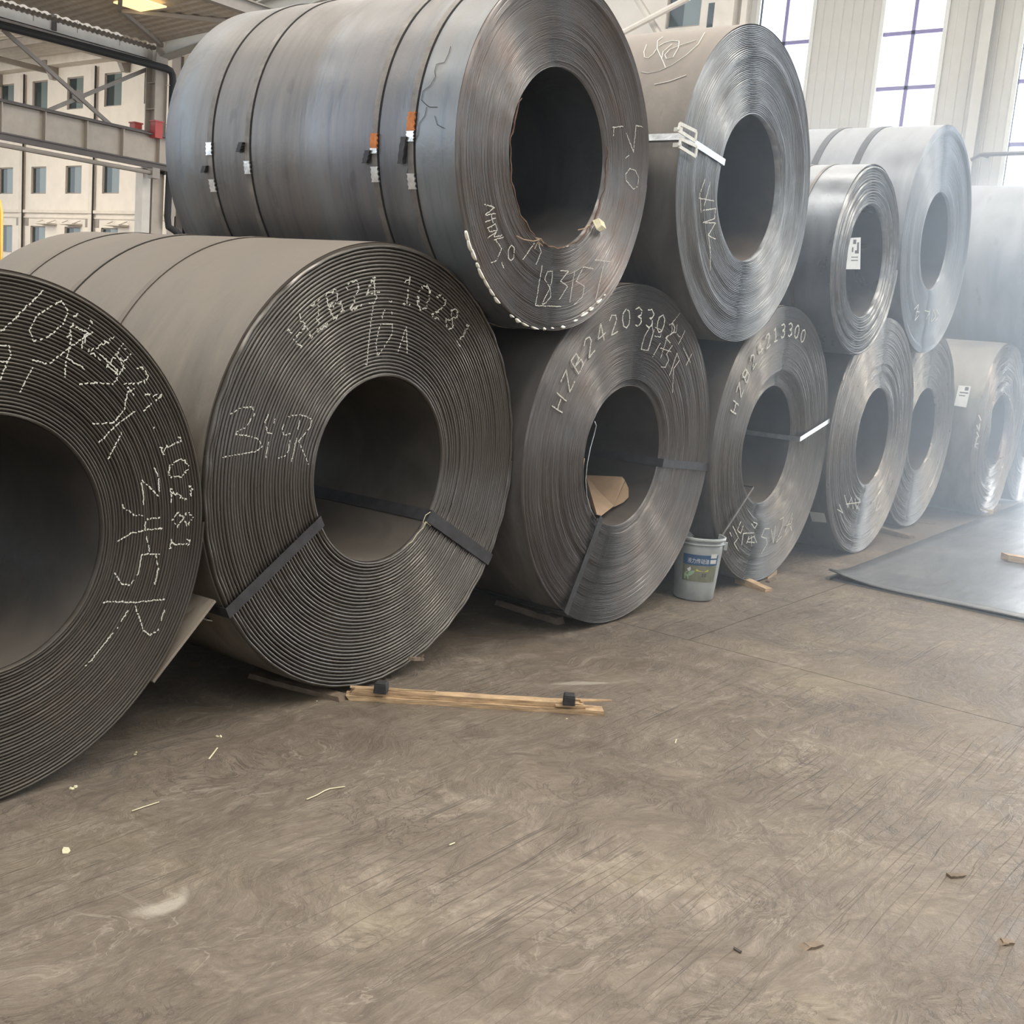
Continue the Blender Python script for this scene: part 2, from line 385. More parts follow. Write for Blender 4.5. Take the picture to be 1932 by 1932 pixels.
def chalk(coil, strokes, R, y_plane, width=.0035, dotted=None, jitter=.0012, name='chalk_writing', seed=3):
    """strokes: polylines in the coil's own face coordinates (x, z); dotted=(t, r): chalk only caught the crests of the wraps"""
    rr = random.Random(seed); m = MB()
    for pl in strokes:
        pts = [np.array(p, float) for p in pl]
        seq = []
        for a, b in zip(pts, pts[1:]):
            n = max(1, int(np.linalg.norm(b-a)/.004))
            seq += [a+(b-a)*k/n for k in range(n)]
        seq.append(pts[-1])
        seq = [p+np.array([rr.gauss(0, jitter), rr.gauss(0, jitter)]) for p in seq]
        for a, b in zip(seq, seq[1:]):
            mid = (a+b)/2
            if dotted:
                t, r0 = dotted; rad = math.hypot(mid[0], mid[1]-R); ang = math.atan2(mid[1]-R, mid[0]) % (2*PI)
                f = ((rad-r0)/t-ang/(2*PI)) % 1
                if not (.22 < f < .78): continue
            elif rr.random() < .12: continue
            d = b-a; L = np.linalg.norm(d)
            if L < 1e-6: continue
            d /= L; w = width*rr.uniform(.6, 1.25); nrm = np.array([-d[1], d[0]])*w/2
            a_, b_ = a-d*.0008, b+d*.0008
            y1, y0 = y_plane, y_plane-.0009
            q = lambda p, s, yy: (p[0]+s*nrm[0], yy, p[1]+s*nrm[1])
            m.hexa([q(a_, -1, y1), q(a_, 1, y1), q(a_, 1, y0), q(a_, -1, y0)], [q(b_, -1, y1), q(b_, 1, y1), q(b_, 1, y0), q(b_, -1, y0)])
    o = m.build(name, M['chalk'], coil); o['kind'] = 'stuff'; return o

FONT = {
 '0': [[(.5, 1), (.15, .8), (.05, .5), (.15, .15), (.5, 0), (.8, .15), (.9, .5), (.8, .85), (.5, 1)]],
 '1': [[(.25, .8), (.5, 1), (.5, 0)], [(.2, 0), (.8, 0)]],
 '2': [[(.1, .8), (.4, 1), (.8, .9), (.85, .65), (.1, 0), (.9, 0)]],
 '3': [[(.1, .9), (.5, 1), (.85, .8), (.75, .58), (.4, .52), (.8, .42), (.88, .2), (.5, 0), (.1, .1)]],
 '4': [[(.65, 0), (.65, 1), (.05, .35), (.95, .35)]],
 '5': [[(.85, 1), (.2, 1), (.15, .58), (.6, .62), (.88, .35), (.6, .02), (.1, .08)]],
 '6': [[(.8, .95), (.4, .8), (.1, .35), (.4, 0), (.85, .2), (.7, .5), (.2, .45)]],
 '7': [[(.1, 1), (.9, 1), (.4, 0)]],
 '8': [[(.5, .52), (.15, .75), (.5, 1), (.85, .75), (.5, .52), (.1, .25), (.5, 0), (.9, .25), (.5, .52)]],
 '9': [[(.85, .6), (.4, .45), (.15, .75), (.5, 1), (.85, .8), (.8, .3), (.5, 0)]],
 'H': [[(.1, 0), (.1, 1)], [(.9, 0), (.9, 1)], [(.1, .5), (.9, .5)]],
 'Z': [[(.1, 1), (.9, 1), (.1, 0), (.9, 0)]],
 'B': [[(.1, 0), (.1, 1), (.7, .95), (.75, .6), (.1, .52), (.85, .42), (.85, .08), (.1, 0)]],
 'K': [[(.1, 0), (.1, 1)], [(.85, 1), (.1, .45), (.9, 0)]],
 '.': [[(.4, .0), (.55, .05)]], ' ': [],
}
def arc_text(text, R, rad, a0, h, adv, wch):
    """letters upright along a circle, reading clockwise; a0 start angle (radians), baseline at radius rad"""
    out = []
    for i, ch in enumerate(text):
        a = a0-i*adv
        for st in FONT[ch]:
            pl = []
            for (u, v) in st:
                aa = a-(u-.5)*wch/rad; q = rad+v*h
                pl.append((q*math.cos(aa), R+q*math.sin(aa)))
            out.append(pl)
    return out


# ------------------------------------------------------------------ coils of the photograph
def cs(seed, f, amp):
    """smooth random profile over the radius"""
    rs = np.random.RandomState(seed); tab = rs.normal(0, 1, 400)
    def g(rad):
        u = rad*f; i = np.floor(u).astype(int) % 398; q = u-np.floor(u); q = q*q*(3-2*q)
        return amp*(tab[i]*(1-q)+tab[i+1]*q)
    return g
def coil(x, y, z, R, r, yaw, L, label, face_mat, body_mat, t, seg, y_off, wav, detail=4, seed=1, gap=.0014, bumps=None, round_=.3, ya=.016, y0=.012):
    c = empty('steel_coil', (x, y, z-R), yaw); tag(c, label, 'steel coil', 'steel coils in the two-high row')
    link('wound_edge', face_mesh(R, r, t, y_off, seg, 0., ya+.006, gap, detail, wav, seed, round_), c, face_mat)
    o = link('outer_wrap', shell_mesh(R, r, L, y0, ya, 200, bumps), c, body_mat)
    o.modifiers.new('edge', 'EDGE_SPLIT').split_angle = math.radians(40)
    return dict(o=c, x=x, y=y, z=z, R=R, r=r, yaw=yaw, L=L)
def face_pt(c, px, py, dy=0.):
    d = (px-966)/F*CR-(py-966)/F*CU+CF
    n = np.array([-math.sin(c['yaw']), math.cos(c['yaw']), 0]); u = np.array([n[1], -n[0], 0])
    p0 = np.array([c['x'], c['y'], c['z']])+n*dy
    t = ((p0-CO)@n)/(d@n); P = CO+t*d
    return ((P-p0)@u, P[2]-(c['z']-c['R']))
def face_ang(c, px, py):
    a, b = face_pt(c, px, py); return math.atan2(b-c['R'], a)
def cyl_pt(c, px, py, lift=.002):
    """sight line meets the outer wrap; returns local point, angle"""
    d = (px-966)/F*CR-(py-966)/F*CU+CF
    n = np.array([-math.sin(c['yaw']), math.cos(c['yaw']), 0]); u = np.array([n[1], -n[0], 0])
    p0 = np.array([c['x'], c['y'], c['z']])
    ox, oz = (CO-p0)@u, CO[2]-c['z']; dx, dz = d@u, d[2]; Rr = c['R']+lift
    A = dx*dx+dz*dz; B = 2*(ox*dx+oz*dz); C_ = ox*ox+oz*oz-Rr*Rr; D = B*B-4*A*C_
    t = (-B-math.sqrt(max(D, 0)))/(2*A)
    P = CO+t*d
    return np.array([(P-p0)@u, (P-p0)@n, P[2]-(c['z']-c['R'])])
def zs(scale, ox, oy, *lines):
    """strokes noted in an enlarged crop -> photograph pixels"""
    return [[(ox+a/scale, oy+b/scale) for a, b in ln] for ln in lines]
def on_face(c, strokes, dy=-.004): return [[face_pt(c, a, b, dy) for a, b in ln] for ln in strokes]
def strap_px(c, bore, outer, w=.032, mat='strap', yf=-.006):
    a = face_ang(c, *bore); b = face_ang(c, *outer); tw = (b-a+PI) % (2*PI)-PI
    return axial_strap(c['R'], c['r'], c['L'], a, w, 0, yf, M[mat], c['o'], tw)

C1 = (.026, .024, .022); C2 = (.27, .245, .21)
dusty = (.165, .140, .115)
sm = cs(1, 14, .0025)
# bottom row
b1 = coil(1.61, 2.996, .781, .772, .371, .046, 1.75, 'leftmost dusty steel coil, cut off by the frame, thick wraps with big chalk strokes',
          edge_material('edge_dusty_thick', .772, (.03, .028, .025), (.30, .27, .235), .2, .1, .5, .4, .55, .26),
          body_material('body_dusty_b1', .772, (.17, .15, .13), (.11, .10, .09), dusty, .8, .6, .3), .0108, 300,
          lambda q, th: sm(q)+.002*np.sin(2*th), .0012, 5, 11, .0019)
b2 = coil(3.266, 3.065, .906, .889, .372, .019, 1.87, 'large dusty steel coil in front with evenly spaced thick wraps, two dark straps',
          edge_material('edge_bright_thick', .889, (.018, .0175, .017), (.64, .60, .55), .05, .05, .36, .5, .78, .22),
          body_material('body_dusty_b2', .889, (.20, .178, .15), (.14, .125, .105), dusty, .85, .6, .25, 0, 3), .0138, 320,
          lambda q, th: sm(q)-.004*(q > .86)*(1+.6*np.sin(th*37)), .0012, 5, 12, .0022)
f3 = cs(3, 30, .003)
b3 = coil(5.042, 3.0, .898, .888, .367, -.017, 1.85, 'bottom row coil with HZB serial in chalk, brown cardboard in its bore',
          edge_material('edge_grey_fine', .888, (.07, .066, .064), (.36, .34, .33), .45, .18, .4, .6, .7),
          body_material('body_grey_b3', .888, (.16, .15, .14), (.11, .10, .10), dusty, .5, .55, .4, 0, 5), .0058, 200,
          lambda q, th: f3(q)+.018*(q < .405)+.003*np.sin(3*th+9*q)*(np.sin(th) < -.3), .0016, 4, 13, .0011, ya=.034)
f4 = cs(4, 22, .004)
b4 = coil(6.822, 2.965, .903, .893, .383, .013, 1.85, 'bottom row coil behind the white bucket, hollowed around its bore, bright strap end at right',
          edge_material('edge_grey_hollow', .893, (.08, .077, .074), (.42, .40, .38), .45, .12, .38, .7, .75),
          body_material('body_grey_b4', .893, (.16, .15, .145), (.11, .105, .10), dusty, .5, .55, .4, 0, 6), .0058, 190,
          lambda q, th: f4(q)+.05*np.clip((.50-q)/.05, 0, 1)+.004*np.sin(2*th), .0018, 4, 14, .0011, ya=.068)
f5 = cs(5, 35, .005)
b5 = coil(8.628, 2.956, .916, .914, .376, .011, 1.85, 'bottom row coil beyond the hollowed one, white sticker low on its side',
          edge_material('edge_light_5', .914, (.09, .088, .085), (.58, .55, .52), .35, .12, .36, .6, .8),
          body_material('body_grey_b5', .914, (.16, .155, .15), (.11, .11, .11), dusty, .4, .5, .45, 0, 7), .0064, 170,
          lambda q, th: f5(q), .0026, 4, 15, .0012, ya=.022)
f6 = cs(6, 30, .006)
b6 = coil(10.448, 3.142, .912, .897, .380, -.012, 1.85, 'bottom row coil set slightly back, half hidden behind its neighbour',
          edge_material('edge_light_6', .897, (.09, .088, .085), (.60, .57, .53), .35, .12, .36, .6, .8),
          body_material('body_grey_b6', .897, (.16, .155, .15), (.11, .11, .11), dusty, .4, .5, .45, 0, 8), .0066, 160,
          lambda q, th: f6(q), .0030, 4, 16, .0012, ya=.024)
f7 = cs(7, 40, .010)
b7 = coil(12.232, 2.923, .895, .887, .385, .006, 1.85, 'bottom row coil with crumpled rusty edge and a paper label on its side',
          edge_material('edge_crumpled', .887, (.10, .09, .08), (.55, .50, .45), .3, .5, .35, .5, .75),
          body_material('body_pale_b7', .887, (.24, .235, .215), (.17, .165, .155), dusty, .4, .45, .4, 0, 9), .0090, 140,
          lambda q, th: f7(q)+.010*np.sin(5*th+20*q), .0060, 4, 17, .0018, ya=.045)
b8 = coil(14.05, 3.02, .905, .890, .380, .0, 1.85, 'last coil of the bottom row, only its rim showing at the frame edge',
          edge_material('edge_light_8', .89, (.10, .10, .10), (.5, .48, .46), .4, .12, .4, .6, .7),
          body_material('body_grey_b8', .89, (.2, .19, .18), (.14, .14, .13), dusty, .4, .5, .4, 0, 10), .0090, 120,
          lambda q, th: f5(q), .003, 4, 18, .0018, ya=.022)
# top row
g1 = cs(21, 26, .004)
t1 = coil(4.163, 2.947, 2.254, .744, .378, .021, 1.78, 'big blue-grey top coil with rusty bore rim, four steel bands and 18315T in chalk',
          edge_material('edge_rusty_fine', .744, (.06, .058, .06), (.50, .48, .47), .25, .42, .4, .55, .65),
          body_material('body_blue_scale', .744, (.155, .163, .178), (.085, .088, .098), (.19, .163, .138), .62, .36, .6, .3, 1, [(0., (.21, .235, .26)), (.11, (.25, .28, .31)), (.17, (.13, .14, .16)), (.30, (.15, .15, .17)), (.42, (.21, .225, .25)), (.50, (.15, .14, .135)), (.72, (.13, .122, .118)), (.86, (.15, .145, .14)), (.93, (.20, .23, .255)), (1., (.13, .14, .155))], 1.78), .0051, 240,
          lambda q, th: g1(q)+.014*(q < .70)*(1+.3*np.sin(th))-.004*np.sin(5*th)*(q > .72)+.008*(q < .40), .0016, 4, 19, .0010, ya=.042)
g2_ = cs(22, 20, .011); g2 = lambda q: np.clip(g2_(q), -.013, .03)
t2 = coil(5.907, 2.892, 2.382, .847, .392, .013, 1.85, 'top coil with bright rippled edge and white tape clip beside its bore',
          edge_material('edge_silver_rippled', .847, (.10, .105, .11), (.60, .63, .66), .5, .08, .42, .55, .65),
          body_material('body_brown_t2', .847, (.15, .135, .12), (.10, .09, .083), (.27, .22, .18), .5, .5, .45, 0, 2), .0088, 220,
          lambda q, th: g2(q+.006*np.sin(2*th))+.003*np.sin(6*th+30*q), .0012, 4, 20, .0016, ya=.042)
g3 = cs(23, 55, .0055)
t3 = coil(7.699, 2.841, 2.160, .637, .374, .006, 1.85, 'smallest top coil with loose silver wraps and a paper tag in its bore',
          edge_material('edge_silver_loose', .637, (.12, .125, .13), (.78, .80, .82), .6, .1, .38, .4, .8),
          body_material('body_blue_t3', .637, (.20, .22, .25), (.14, .155, .18), (.26, .25, .24), .3, .3, .65, .3, 12), .0175, 220,
          lambda q, th: g3(q+.004*np.sin(th)), .0022, 5, 21, .0040, ya=.040)
g4 = cs(24, 12, .004)
t4 = coil(9.551, 2.955, 2.492, .904, .390, .014, 1.85, 'tall shiny top coil with smooth flat blue-grey edge, two dark bands on its body',
          edge_material('edge_smooth_blue', .904, (.17, .185, .20), (.34, .37, .41), .6, .02, .42, .6, .7),
          body_material('body_blue_t4', .904, (.20, .212, .235), (.14, .15, .17), (.24, .24, .24), .35, .42, .6, .25, 13), .0050, 150,
          lambda q, th: g4(q)+.020*np.clip((.86-q)/.03, 0, 1)+.010*np.clip((.45-q)/.05, 0, 1), .0006, 4, 22, .0007, ya=.056)
t5 = coil(13.14, 2.25, 2.53, .93, .385, .0, 2.0, 'dark grey top coil cut off by the frame edge, set forward beyond the shiny coil',
          edge_material('edge_dark_t5', .93, (.1, .1, .1), (.4, .42, .44), .5, .1, .4, .6, .7),
          body_material('body_dark_t5', .93, (.17, .18, .195), (.12, .13, .14), (.26, .25, .24), .3, .42, .5, .2, 14), .0110, 110,
          lambda q, th: g4(q), .002, 4, 23, .0018)

# bands round the bodies, with their seals and loose ends
def band(c, y, w=.032, mat='strap', wave=0.):
    o = ring_strap(c['R'], y, w, lift=.0012).build('strap', M[mat], c['o'], smooth=False); return o
for y in (.70, 1.13, 1.53):
    o = band(b2, y, .03, 'dusty')
    if y == 1.13: ring_strap(b2['R'], y-.018, .006, lift=-.0008, thick=.0022).build('painted_shadow', M['dark'], o)  # dark strip painted in as this band's shadow line
def seal(c, strap, px, py, y, h=.055, w=.040, mat='zinc', name='seal', thick=.006, skew=0.):
    """small crimped clip on a band; py fixes how high on the coil it sits"""
    p = cyl_pt(c, px, py); a = math.atan2(p[2]-c['R'], p[0]); R = c['R']; m = MB(); da = h/R; n = 7; V = []; Fs = []
    for i in range(n):
        aa = a-da/2+da*i/(n-1); ww = w*(1-.22*(i % 2 == 1)); 
        for rr, yy in ((R+.003, y-ww/2), (R+.003+thick, y-ww/2), (R+.003+thick, y+ww/2), (R+.003, y+ww/2)):
            V.append((rr*math.cos(aa), yy+skew*(i/(n-1)-.5), R+rr*math.sin(aa)))
    for i in range(n-1):
        for j in range(4): Fs.append((i*4+j, i*4+(j+1) % 4, i*4+4+(j+1) % 4, i*4+4+j))
    Fs += [(3, 2, 1, 0), tuple((n-1)*4+j for j in range(4))]
    m.add(V, Fs); return m.build(name, M[mat], strap)
T1B = ((.235, 757, ((342, .06, 'zinc', 'seal'), (230, .07, 'orange', 'painted_seal'), (258, .04, 'zinc', 'seal'), (284, .10, 'strap', 'strap_tail'))),
       (.43, 696, ((329, .06, 'zinc', 'seal'), (267, .06, 'orange', 'painted_seal'), (285, .02, 'zinc', 'seal'), (296, .05, 'strap', 'strap_tail'))),
       (1.20, 460, ((316, .055, 'zinc', 'seal'), (278, .04, 'strap', 'strap_tail'))),
       (1.455, 391, ((350, .055, 'zinc', 'seal'), (281, .055, 'zinc', 'seal'), (319, .03, 'strap', 'strap_tail'))))
for y, px, items in T1B:
    s = band(t1, y, .030, 'strap_dusty')
    shadow_strip = ring_strap(t1['R'], y-.0185, .006, lift=-.0008, thick=.0022).build('painted_shadow', M['dark'], s)  # black strip standing in for the shadow beside each band
    for py, h, mt, nm in items:
        off = -.035 if nm == 'strap_tail' else 0
        seal(t1, s, px, py, y+off*-1, h, .042 if nm != 'strap_tail' else .03, mt, nm, .007 if nm != 'strap_tail' else .016, .02 if nm == 'strap_tail' else 0)
for y in (.50, .84): band(t4, y, .055)
for y in (.27, .42): band(t3, y, .022, 'strap_dusty')
# straps through the bores
strap_px(b2, (601, 985), (418, 1164), .045); strap_px(b2, (812, 978), (918, 1052), .055)
strap_px(b3, (1128, 985), (1060, 1168), .040); strap_px(b3, (1246, 873), (1328, 880), .045)
strap_px(b4, (1417, 922), (1358, 1012), .016, 'strap_dusty'); strap_px(b4, (1508, 828), (1557, 796), .032, 'strap_bright')
strap_px(t2, (1357, 300), (1296, 263), .034, 'strap_bright')
# white tape clip on the second top coil
for k, (qa, qb) in enumerate((((1283, 233), (1312, 264)), ((1281, 262), (1309, 293)))):
    m = MB(); (x0, z1), (x1, z0) = face_pt(t2, *qa, -.03), face_pt(t2, *qb, -.03)
    w_ = .017; sk = .02
    P = [(x0, z1), (x1, z1-sk*.3), (x1, z0-sk*.3), (x0-.01, z0+sk*.6)]
    for (a, b) in zip(P, P[1:]+P[:1]):
        m.bar((a[0], -.030-k*.01, a[1]), (b[0], -.030-k*.01, b[1]), w_, .006, (0, 1, 0))
    m.bar((x0+.02, -.03, (z0+z1)/2), (x0+.03, .01, (z0+z1)/2), .02, .02)
    m.build('tape_clip', M['tape'], t2['o'])
# loose tail of the leftmost coil's strip
m = MB(); R = .772
p1 = face_pt(b1, 288, 1285); p2 = face_pt(b1, 405, 1132)
d = np.array([p2[0]-p1[0], p2[1]-p1[1]]); d /= np.linalg.norm(d); nn = np.array([d[1], -d[0]])*.0108
q = lambda p, s, y: (p[0]+nn[0]*s, y, p[1]+nn[1]*s)
m.hexa([q(p1, 0, .0), q(p1, 1, .0), q(p1, 1, 1.6), q(p1, 0, 1.6)], [q(p2, 0, .0), q(p2, 1, .0), q(p2, 1, 1.6), q(p2, 0, 1.6)])
tl = m.build('strip_tail', body_material('tail_plate', .772, (.22, .19, .155), (.17, .145, .12), dusty, .3, .6, .2), b1['o'])

# chalk
z6 = zs(3.715, 0, 480, [(300,255),(150,400),(0,545)], [(440,320),(350,370),(250,440),(205,540),(235,610),(330,580),(440,490),(480,400),(440,340)],
        [(500,545),(490,640),(460,760),(455,860)], [(650,545),(500,640),(380,740),(340,770),(230,740)], [(230,780),(190,860),(140,965)],
        [(0,640),(60,640),(75,700),(30,800),(0,880)], [(0,750),(60,750)], [(470,730),(590,800)],
        [(560,910),(680,900),(780,910),(820,880),(820,810),(700,700)], [(640,1190),(790,1180),(870,1090),(890,970),(940,940)], [(955,1095),(820,1190),(690,1320)], [(850,1250),(800,1350),(755,1440)],
        [(990,1580),(1050,1630),(1115,1700),(1110,1560),(1075,1480)], [(990,1580),(1005,1700),(1003,1830),(940,1830),(860,1770),(845,1725)])
z7 = zs(3.22, 0, 950, [(975,85),(885,95),(880,150),(905,290)], [(715,230),(800,180),(880,160),(990,150)],
        [(970,305),(860,310),(840,420),(790,495),(740,490),(695,420)], [(945,310),(960,400),(940,490)],
        [(625,605),(650,595),(820,600),(1005,580)], [(805,605),(700,770),(610,880),(555,950),(510,990)], [(820,620),(870,770),(910,800),(960,770),(995,650)])
chalk(b1['o'], on_face(b1, z6+z7, -.003), b1['R'], -.0035, .0038, (.0108, .371))
chalk(b1['o'], arc_text('HZB24.10281', .772, .635, math.radians(66), .085, .125, .06), .772, -.0035, .0034, (.0108, .371), .003, name='chalk_serial')
zb = zs(3.22, 380, 430, [(1015,460),(1045,455),(1020,640),(1005,830),(975,830)], [(1090,560),(1110,500),(1155,505),(1160,530)],
        [(1100,585),(1160,585),(1160,640),(1090,750),(1070,780),(1060,700),(1075,620),(1090,585)], [(1195,750),(1230,640),(1245,600),(1250,770)], [(1190,690),(1250,690)],
        [(165,1140),(240,1090),(310,1090),(320,1130),(270,1210),(205,1240),(210,1255),(290,1265),(350,1285),(365,1330),(330,1360),(220,1375),(125,1395)],
        [(410,1120),(385,1180),(400,1245),(440,1250)], [(445,1160),(410,1270),(390,1395)], [(600,1135),(525,1145),(490,1220),(500,1260),(540,1250),(530,1340),(510,1385),(465,1400)],
        [(600,1140),(575,1290),(545,1425)], [(600,1135),(670,1160),(660,1210),(590,1295),(650,1440)])
chalk(b2['o'], on_face(b2, zb, -.008), b2['R'], -.0085, .0032, (.01397, .372))
chalk(b2['o'], arc_text('HZB24.10281', .889, .665, math.radians(133), .10, .142, .075), .889, -.0085, .0035, (.01397, .372), .004, 'chalk_serial')
z3 = zs(3.018, 820, 0, [(610,1515),(590,1630),(572,1740),(715,1745)], [(655,1640),(625,1590),(640,1545),(670,1545),(665,1600),(650,1650),(610,1730),(625,1730),(660,1690),(655,1640)],
        [(715,1540),(760,1545),(715,1600),(755,1630),(705,1710)], [(795,1545),(768,1720)], [(900,1530),(845,1520),(805,1600),(850,1630),(840,1690),(790,1735)],
        [(910,1480),(1000,1490)], [(965,1490),(915,1705)], [(345,1365),(380,1415),(350,1485),(320,1495)], [(335,1365),(390,1350)], [(380,1495),(392,1525)],
        [(435,1395),(418,1420),(418,1470),(432,1485),(450,1465),(450,1410),(435,1395)], [(565,1385),(500,1480)], [(590,1385),(605,1435),(575,1505)],
        [(280,1165),(340,1180),(285,1225),(345,1215)], [(285,1265),(350,1240)], [(320,1220),(330,1270)], [(300,1300),(345,1275),(355,1310),(310,1320),(300,1290)], [(300,1355),(350,1320),(335,1350),(380,1340)],
        [(1010,725),(1070,720)], [(1020,725),(1015,775)], [(1090,760),(1130,865),(1145,715),(1190,725),(1195,745)], [(1085,900),(1105,885)],
        [(1110,960),(1085,990),(1090,1030),(1130,1078),(1155,1060),(1160,1010),(1140,970),(1110,960)])
chalk(t1['o'], on_face(t1, z3, .006), t1['R'], .0045, .0030)
z4 = zs(2.569, 1180, 0, [(385,865),(360,940),(365,1030)], [(410,880),(380,1000)], [(355,960),(430,975)], [(375,1020),(435,1010),(430,1060),(375,1080)],
        [(385,1080),(435,1080),(400,1140),(435,1160)], [(400,1130),(410,1220),(410,1310)])
chalk(t2['o'], on_face(t2, z4, -.017), t2['R'], -.0185, .0038)
z5 = zs(4.39, 940, 520, [(1500,315),(1440,390),(1435,470),(1470,470),(1480,400)], [(1545,455),(1490,570)], [(1480,485),(1505,510)], [(1530,600),(1590,720)], [(1600,650),(1555,740)],
        [(1280,480),(1270,400),(1210,500),(1180,610),(1240,620),(1280,480)], [(1290,440),(1240,610)], [(1300,430),(1350,450),(1340,510),(1290,500)], [(1340,560),(1275,675)],
        [(1400,500),(1340,690)], [(1340,600),(1430,630)], [(1440,580),(1390,650),(1410,700),(1380,760),(1345,755)], [(1480,640),(1415,830)], [(1480,640),(1500,700),(1450,770),(1440,970)])
chalk(b3['o'], on_face(b3, z5, -.008), b3['R'], -.0095, .0032)
chalk(b3['o'], arc_text('HZB24203302', .888, .675, math.radians(157), .095, math.radians(9.1), .075), .888, -.0095, .0056, None, .001, 'chalk_serial')
z8 = zs(6.44, 1200, 960, [(1135,285),(1160,330)], [(1175,210),(1240,350),(1190,420),(1240,510)], [(1270,150),(1230,260),(1270,300),(1300,200)], [(1290,300),(1430,290)], [(1300,300),(1280,440)],
        [(1340,420),(1370,330)], [(1360,370),(1440,330)], [(1420,160),(1470,180),(1440,240),(1400,180)], [(1400,330),(1400,450)], [(1350,400),(1440,410)], [(1430,330),(1465,415)],
        [(1620,240),(1560,240),(1520,340),(1580,360),(1590,420),(1520,545)], [(1640,250),(1665,415),(1690,210)], [(1745,130),(1790,100),(1780,200),(1700,410),(1770,330)],
        [(1900,50),(1840,200),(1800,290)], [(1895,110),(1880,180),(1820,200)], [(1870,210),(1890,270)])
chalk(b4['o'], on_face(b4, z8, -.010), b4['R'], -.0115, .005)
chalk(b4['o'], arc_text('HZB24213300', .893, .70, math.radians(160), .085, math.radians(8.6), .07), .893, -.0115, .008, None, .002, 'chalk_serial')
z9 = zs(3.0185, 1500, 560, [(250,1180),(270,1230),(240,1210)], [(280,1130),(300,1200),(320,1140),(330,1210)], [(340,1150),(350,1210),(370,1150)], [(290,1180),(370,1170)],
        [(440,1170),(460,1140),(450,1200)], [(480,1140),(460,1220),(490,1190)])
chalk(b5['o'], on_face(b5, z9, -.012), b5['R'], -.0135, .006)
z10 = zs(4.274, 1480, 200, [(1045,1640),(1080,1600),(1050,1730),(1080,1690)], [(1060,1660),(1085,1660)], [(1130,1650),(1170,1660),(1140,1720)], [(1170,1640),(1160,1760)],
        [(1200,1640),(1180,1740),(1220,1700),(1200,1640)], [(1225,1640),(1250,1690),(1215,1730)])
chalk(t4['o'], on_face(t4, z10, .008), t4['R'], .006, .007)
z11 = zs(3.716, 1700, 600, [(515,910),(535,830)], [(540,880),(515,890),(535,915)], [(530,800),(545,830),(525,850)], [(530,750),(545,790),(550,740)], [(545,680),(560,720)])
def chalk_body(c, strokes, width=.006, mat='chalk', name='chalk_writing', h=.0012):
    m = MB()
    for ln in strokes:
        P = []
        for (a, b), (a2, b2_) in zip(ln, ln[1:]):
            n = max(2, int(math.hypot(a2-a, b2_-b)/5)); P += [cyl_pt(c, a+(a2-a)*k/n, b+(b2_-b)*k/n) for k in range(n)]
        P.append(cyl_pt(c, *ln[-1]))
        m.tube(P, width/2, 4)
    o = m.build(name, M[mat], c['o']); o['kind'] = 'stuff'; return o
chalk_body(b7, z11, .012)
zt = zs(4.83, 1160, 0, [(290,405),(265,470),(270,520),(300,530),(350,490),(375,450)], [(440,335),(390,370),(385,440),(410,500),(440,560),(460,615)],
        [(400,420),(450,390),(520,370),(585,375),(580,430),(530,520),(470,535),(455,500),(500,450),(600,410),(740,365)], [(425,540),(440,470),(520,400)],
        [(820,295),(760,400),(650,500),(520,590),(400,645),(300,665),(240,655)], [(360,770),(500,740),(650,685)])
chalk_body(t2, zt, .004)
zc = zs(2.972, 300, 0, [(1635,260),(1625,300),(1600,350),(1555,360),(1545,400),(1550,430),(1520,480),(1480,510),(1470,560),(1500,590),(1515,600),(1560,600)],
        [(1500,600),(1490,650),(1460,690),(1450,760),(1410,830),(1410,900),(1390,970)], [(1545,650),(1560,700),(1600,720)])
chalk_body(t1, zc, .0022, 'dark', 'crack_line')
# sun glints on the big top coil's lower rim, modelled as near-white beads
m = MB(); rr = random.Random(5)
glint_px = zs(3.018, 820, 0, [(185,1345),(200,1400),(222,1450),(245,1510),(265,1560),(295,1615),(325,1665),(355,1710),(440,1800),(475,1825),(515,1848),(570,1868),(625,1872),(670,1868),(730,1862),(800,1825),(850,1790),(890,1760),(935,1715),(965,1680)])[0]
for k, (a, b) in enumerate(glint_px):
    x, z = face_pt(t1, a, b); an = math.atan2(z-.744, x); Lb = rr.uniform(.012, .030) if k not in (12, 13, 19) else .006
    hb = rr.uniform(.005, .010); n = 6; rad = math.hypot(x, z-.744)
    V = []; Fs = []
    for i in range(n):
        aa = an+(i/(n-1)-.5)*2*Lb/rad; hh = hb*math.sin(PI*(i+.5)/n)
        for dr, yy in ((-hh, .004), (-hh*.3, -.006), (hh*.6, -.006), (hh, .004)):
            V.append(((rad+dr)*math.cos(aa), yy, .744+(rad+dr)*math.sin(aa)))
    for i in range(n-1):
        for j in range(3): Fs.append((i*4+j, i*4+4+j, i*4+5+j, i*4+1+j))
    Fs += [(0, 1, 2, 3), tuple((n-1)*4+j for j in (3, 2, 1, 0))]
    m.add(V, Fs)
o = m.build('painted_glints', M['glint'], t1['o'], smooth=True); o['kind'] = 'stuff'

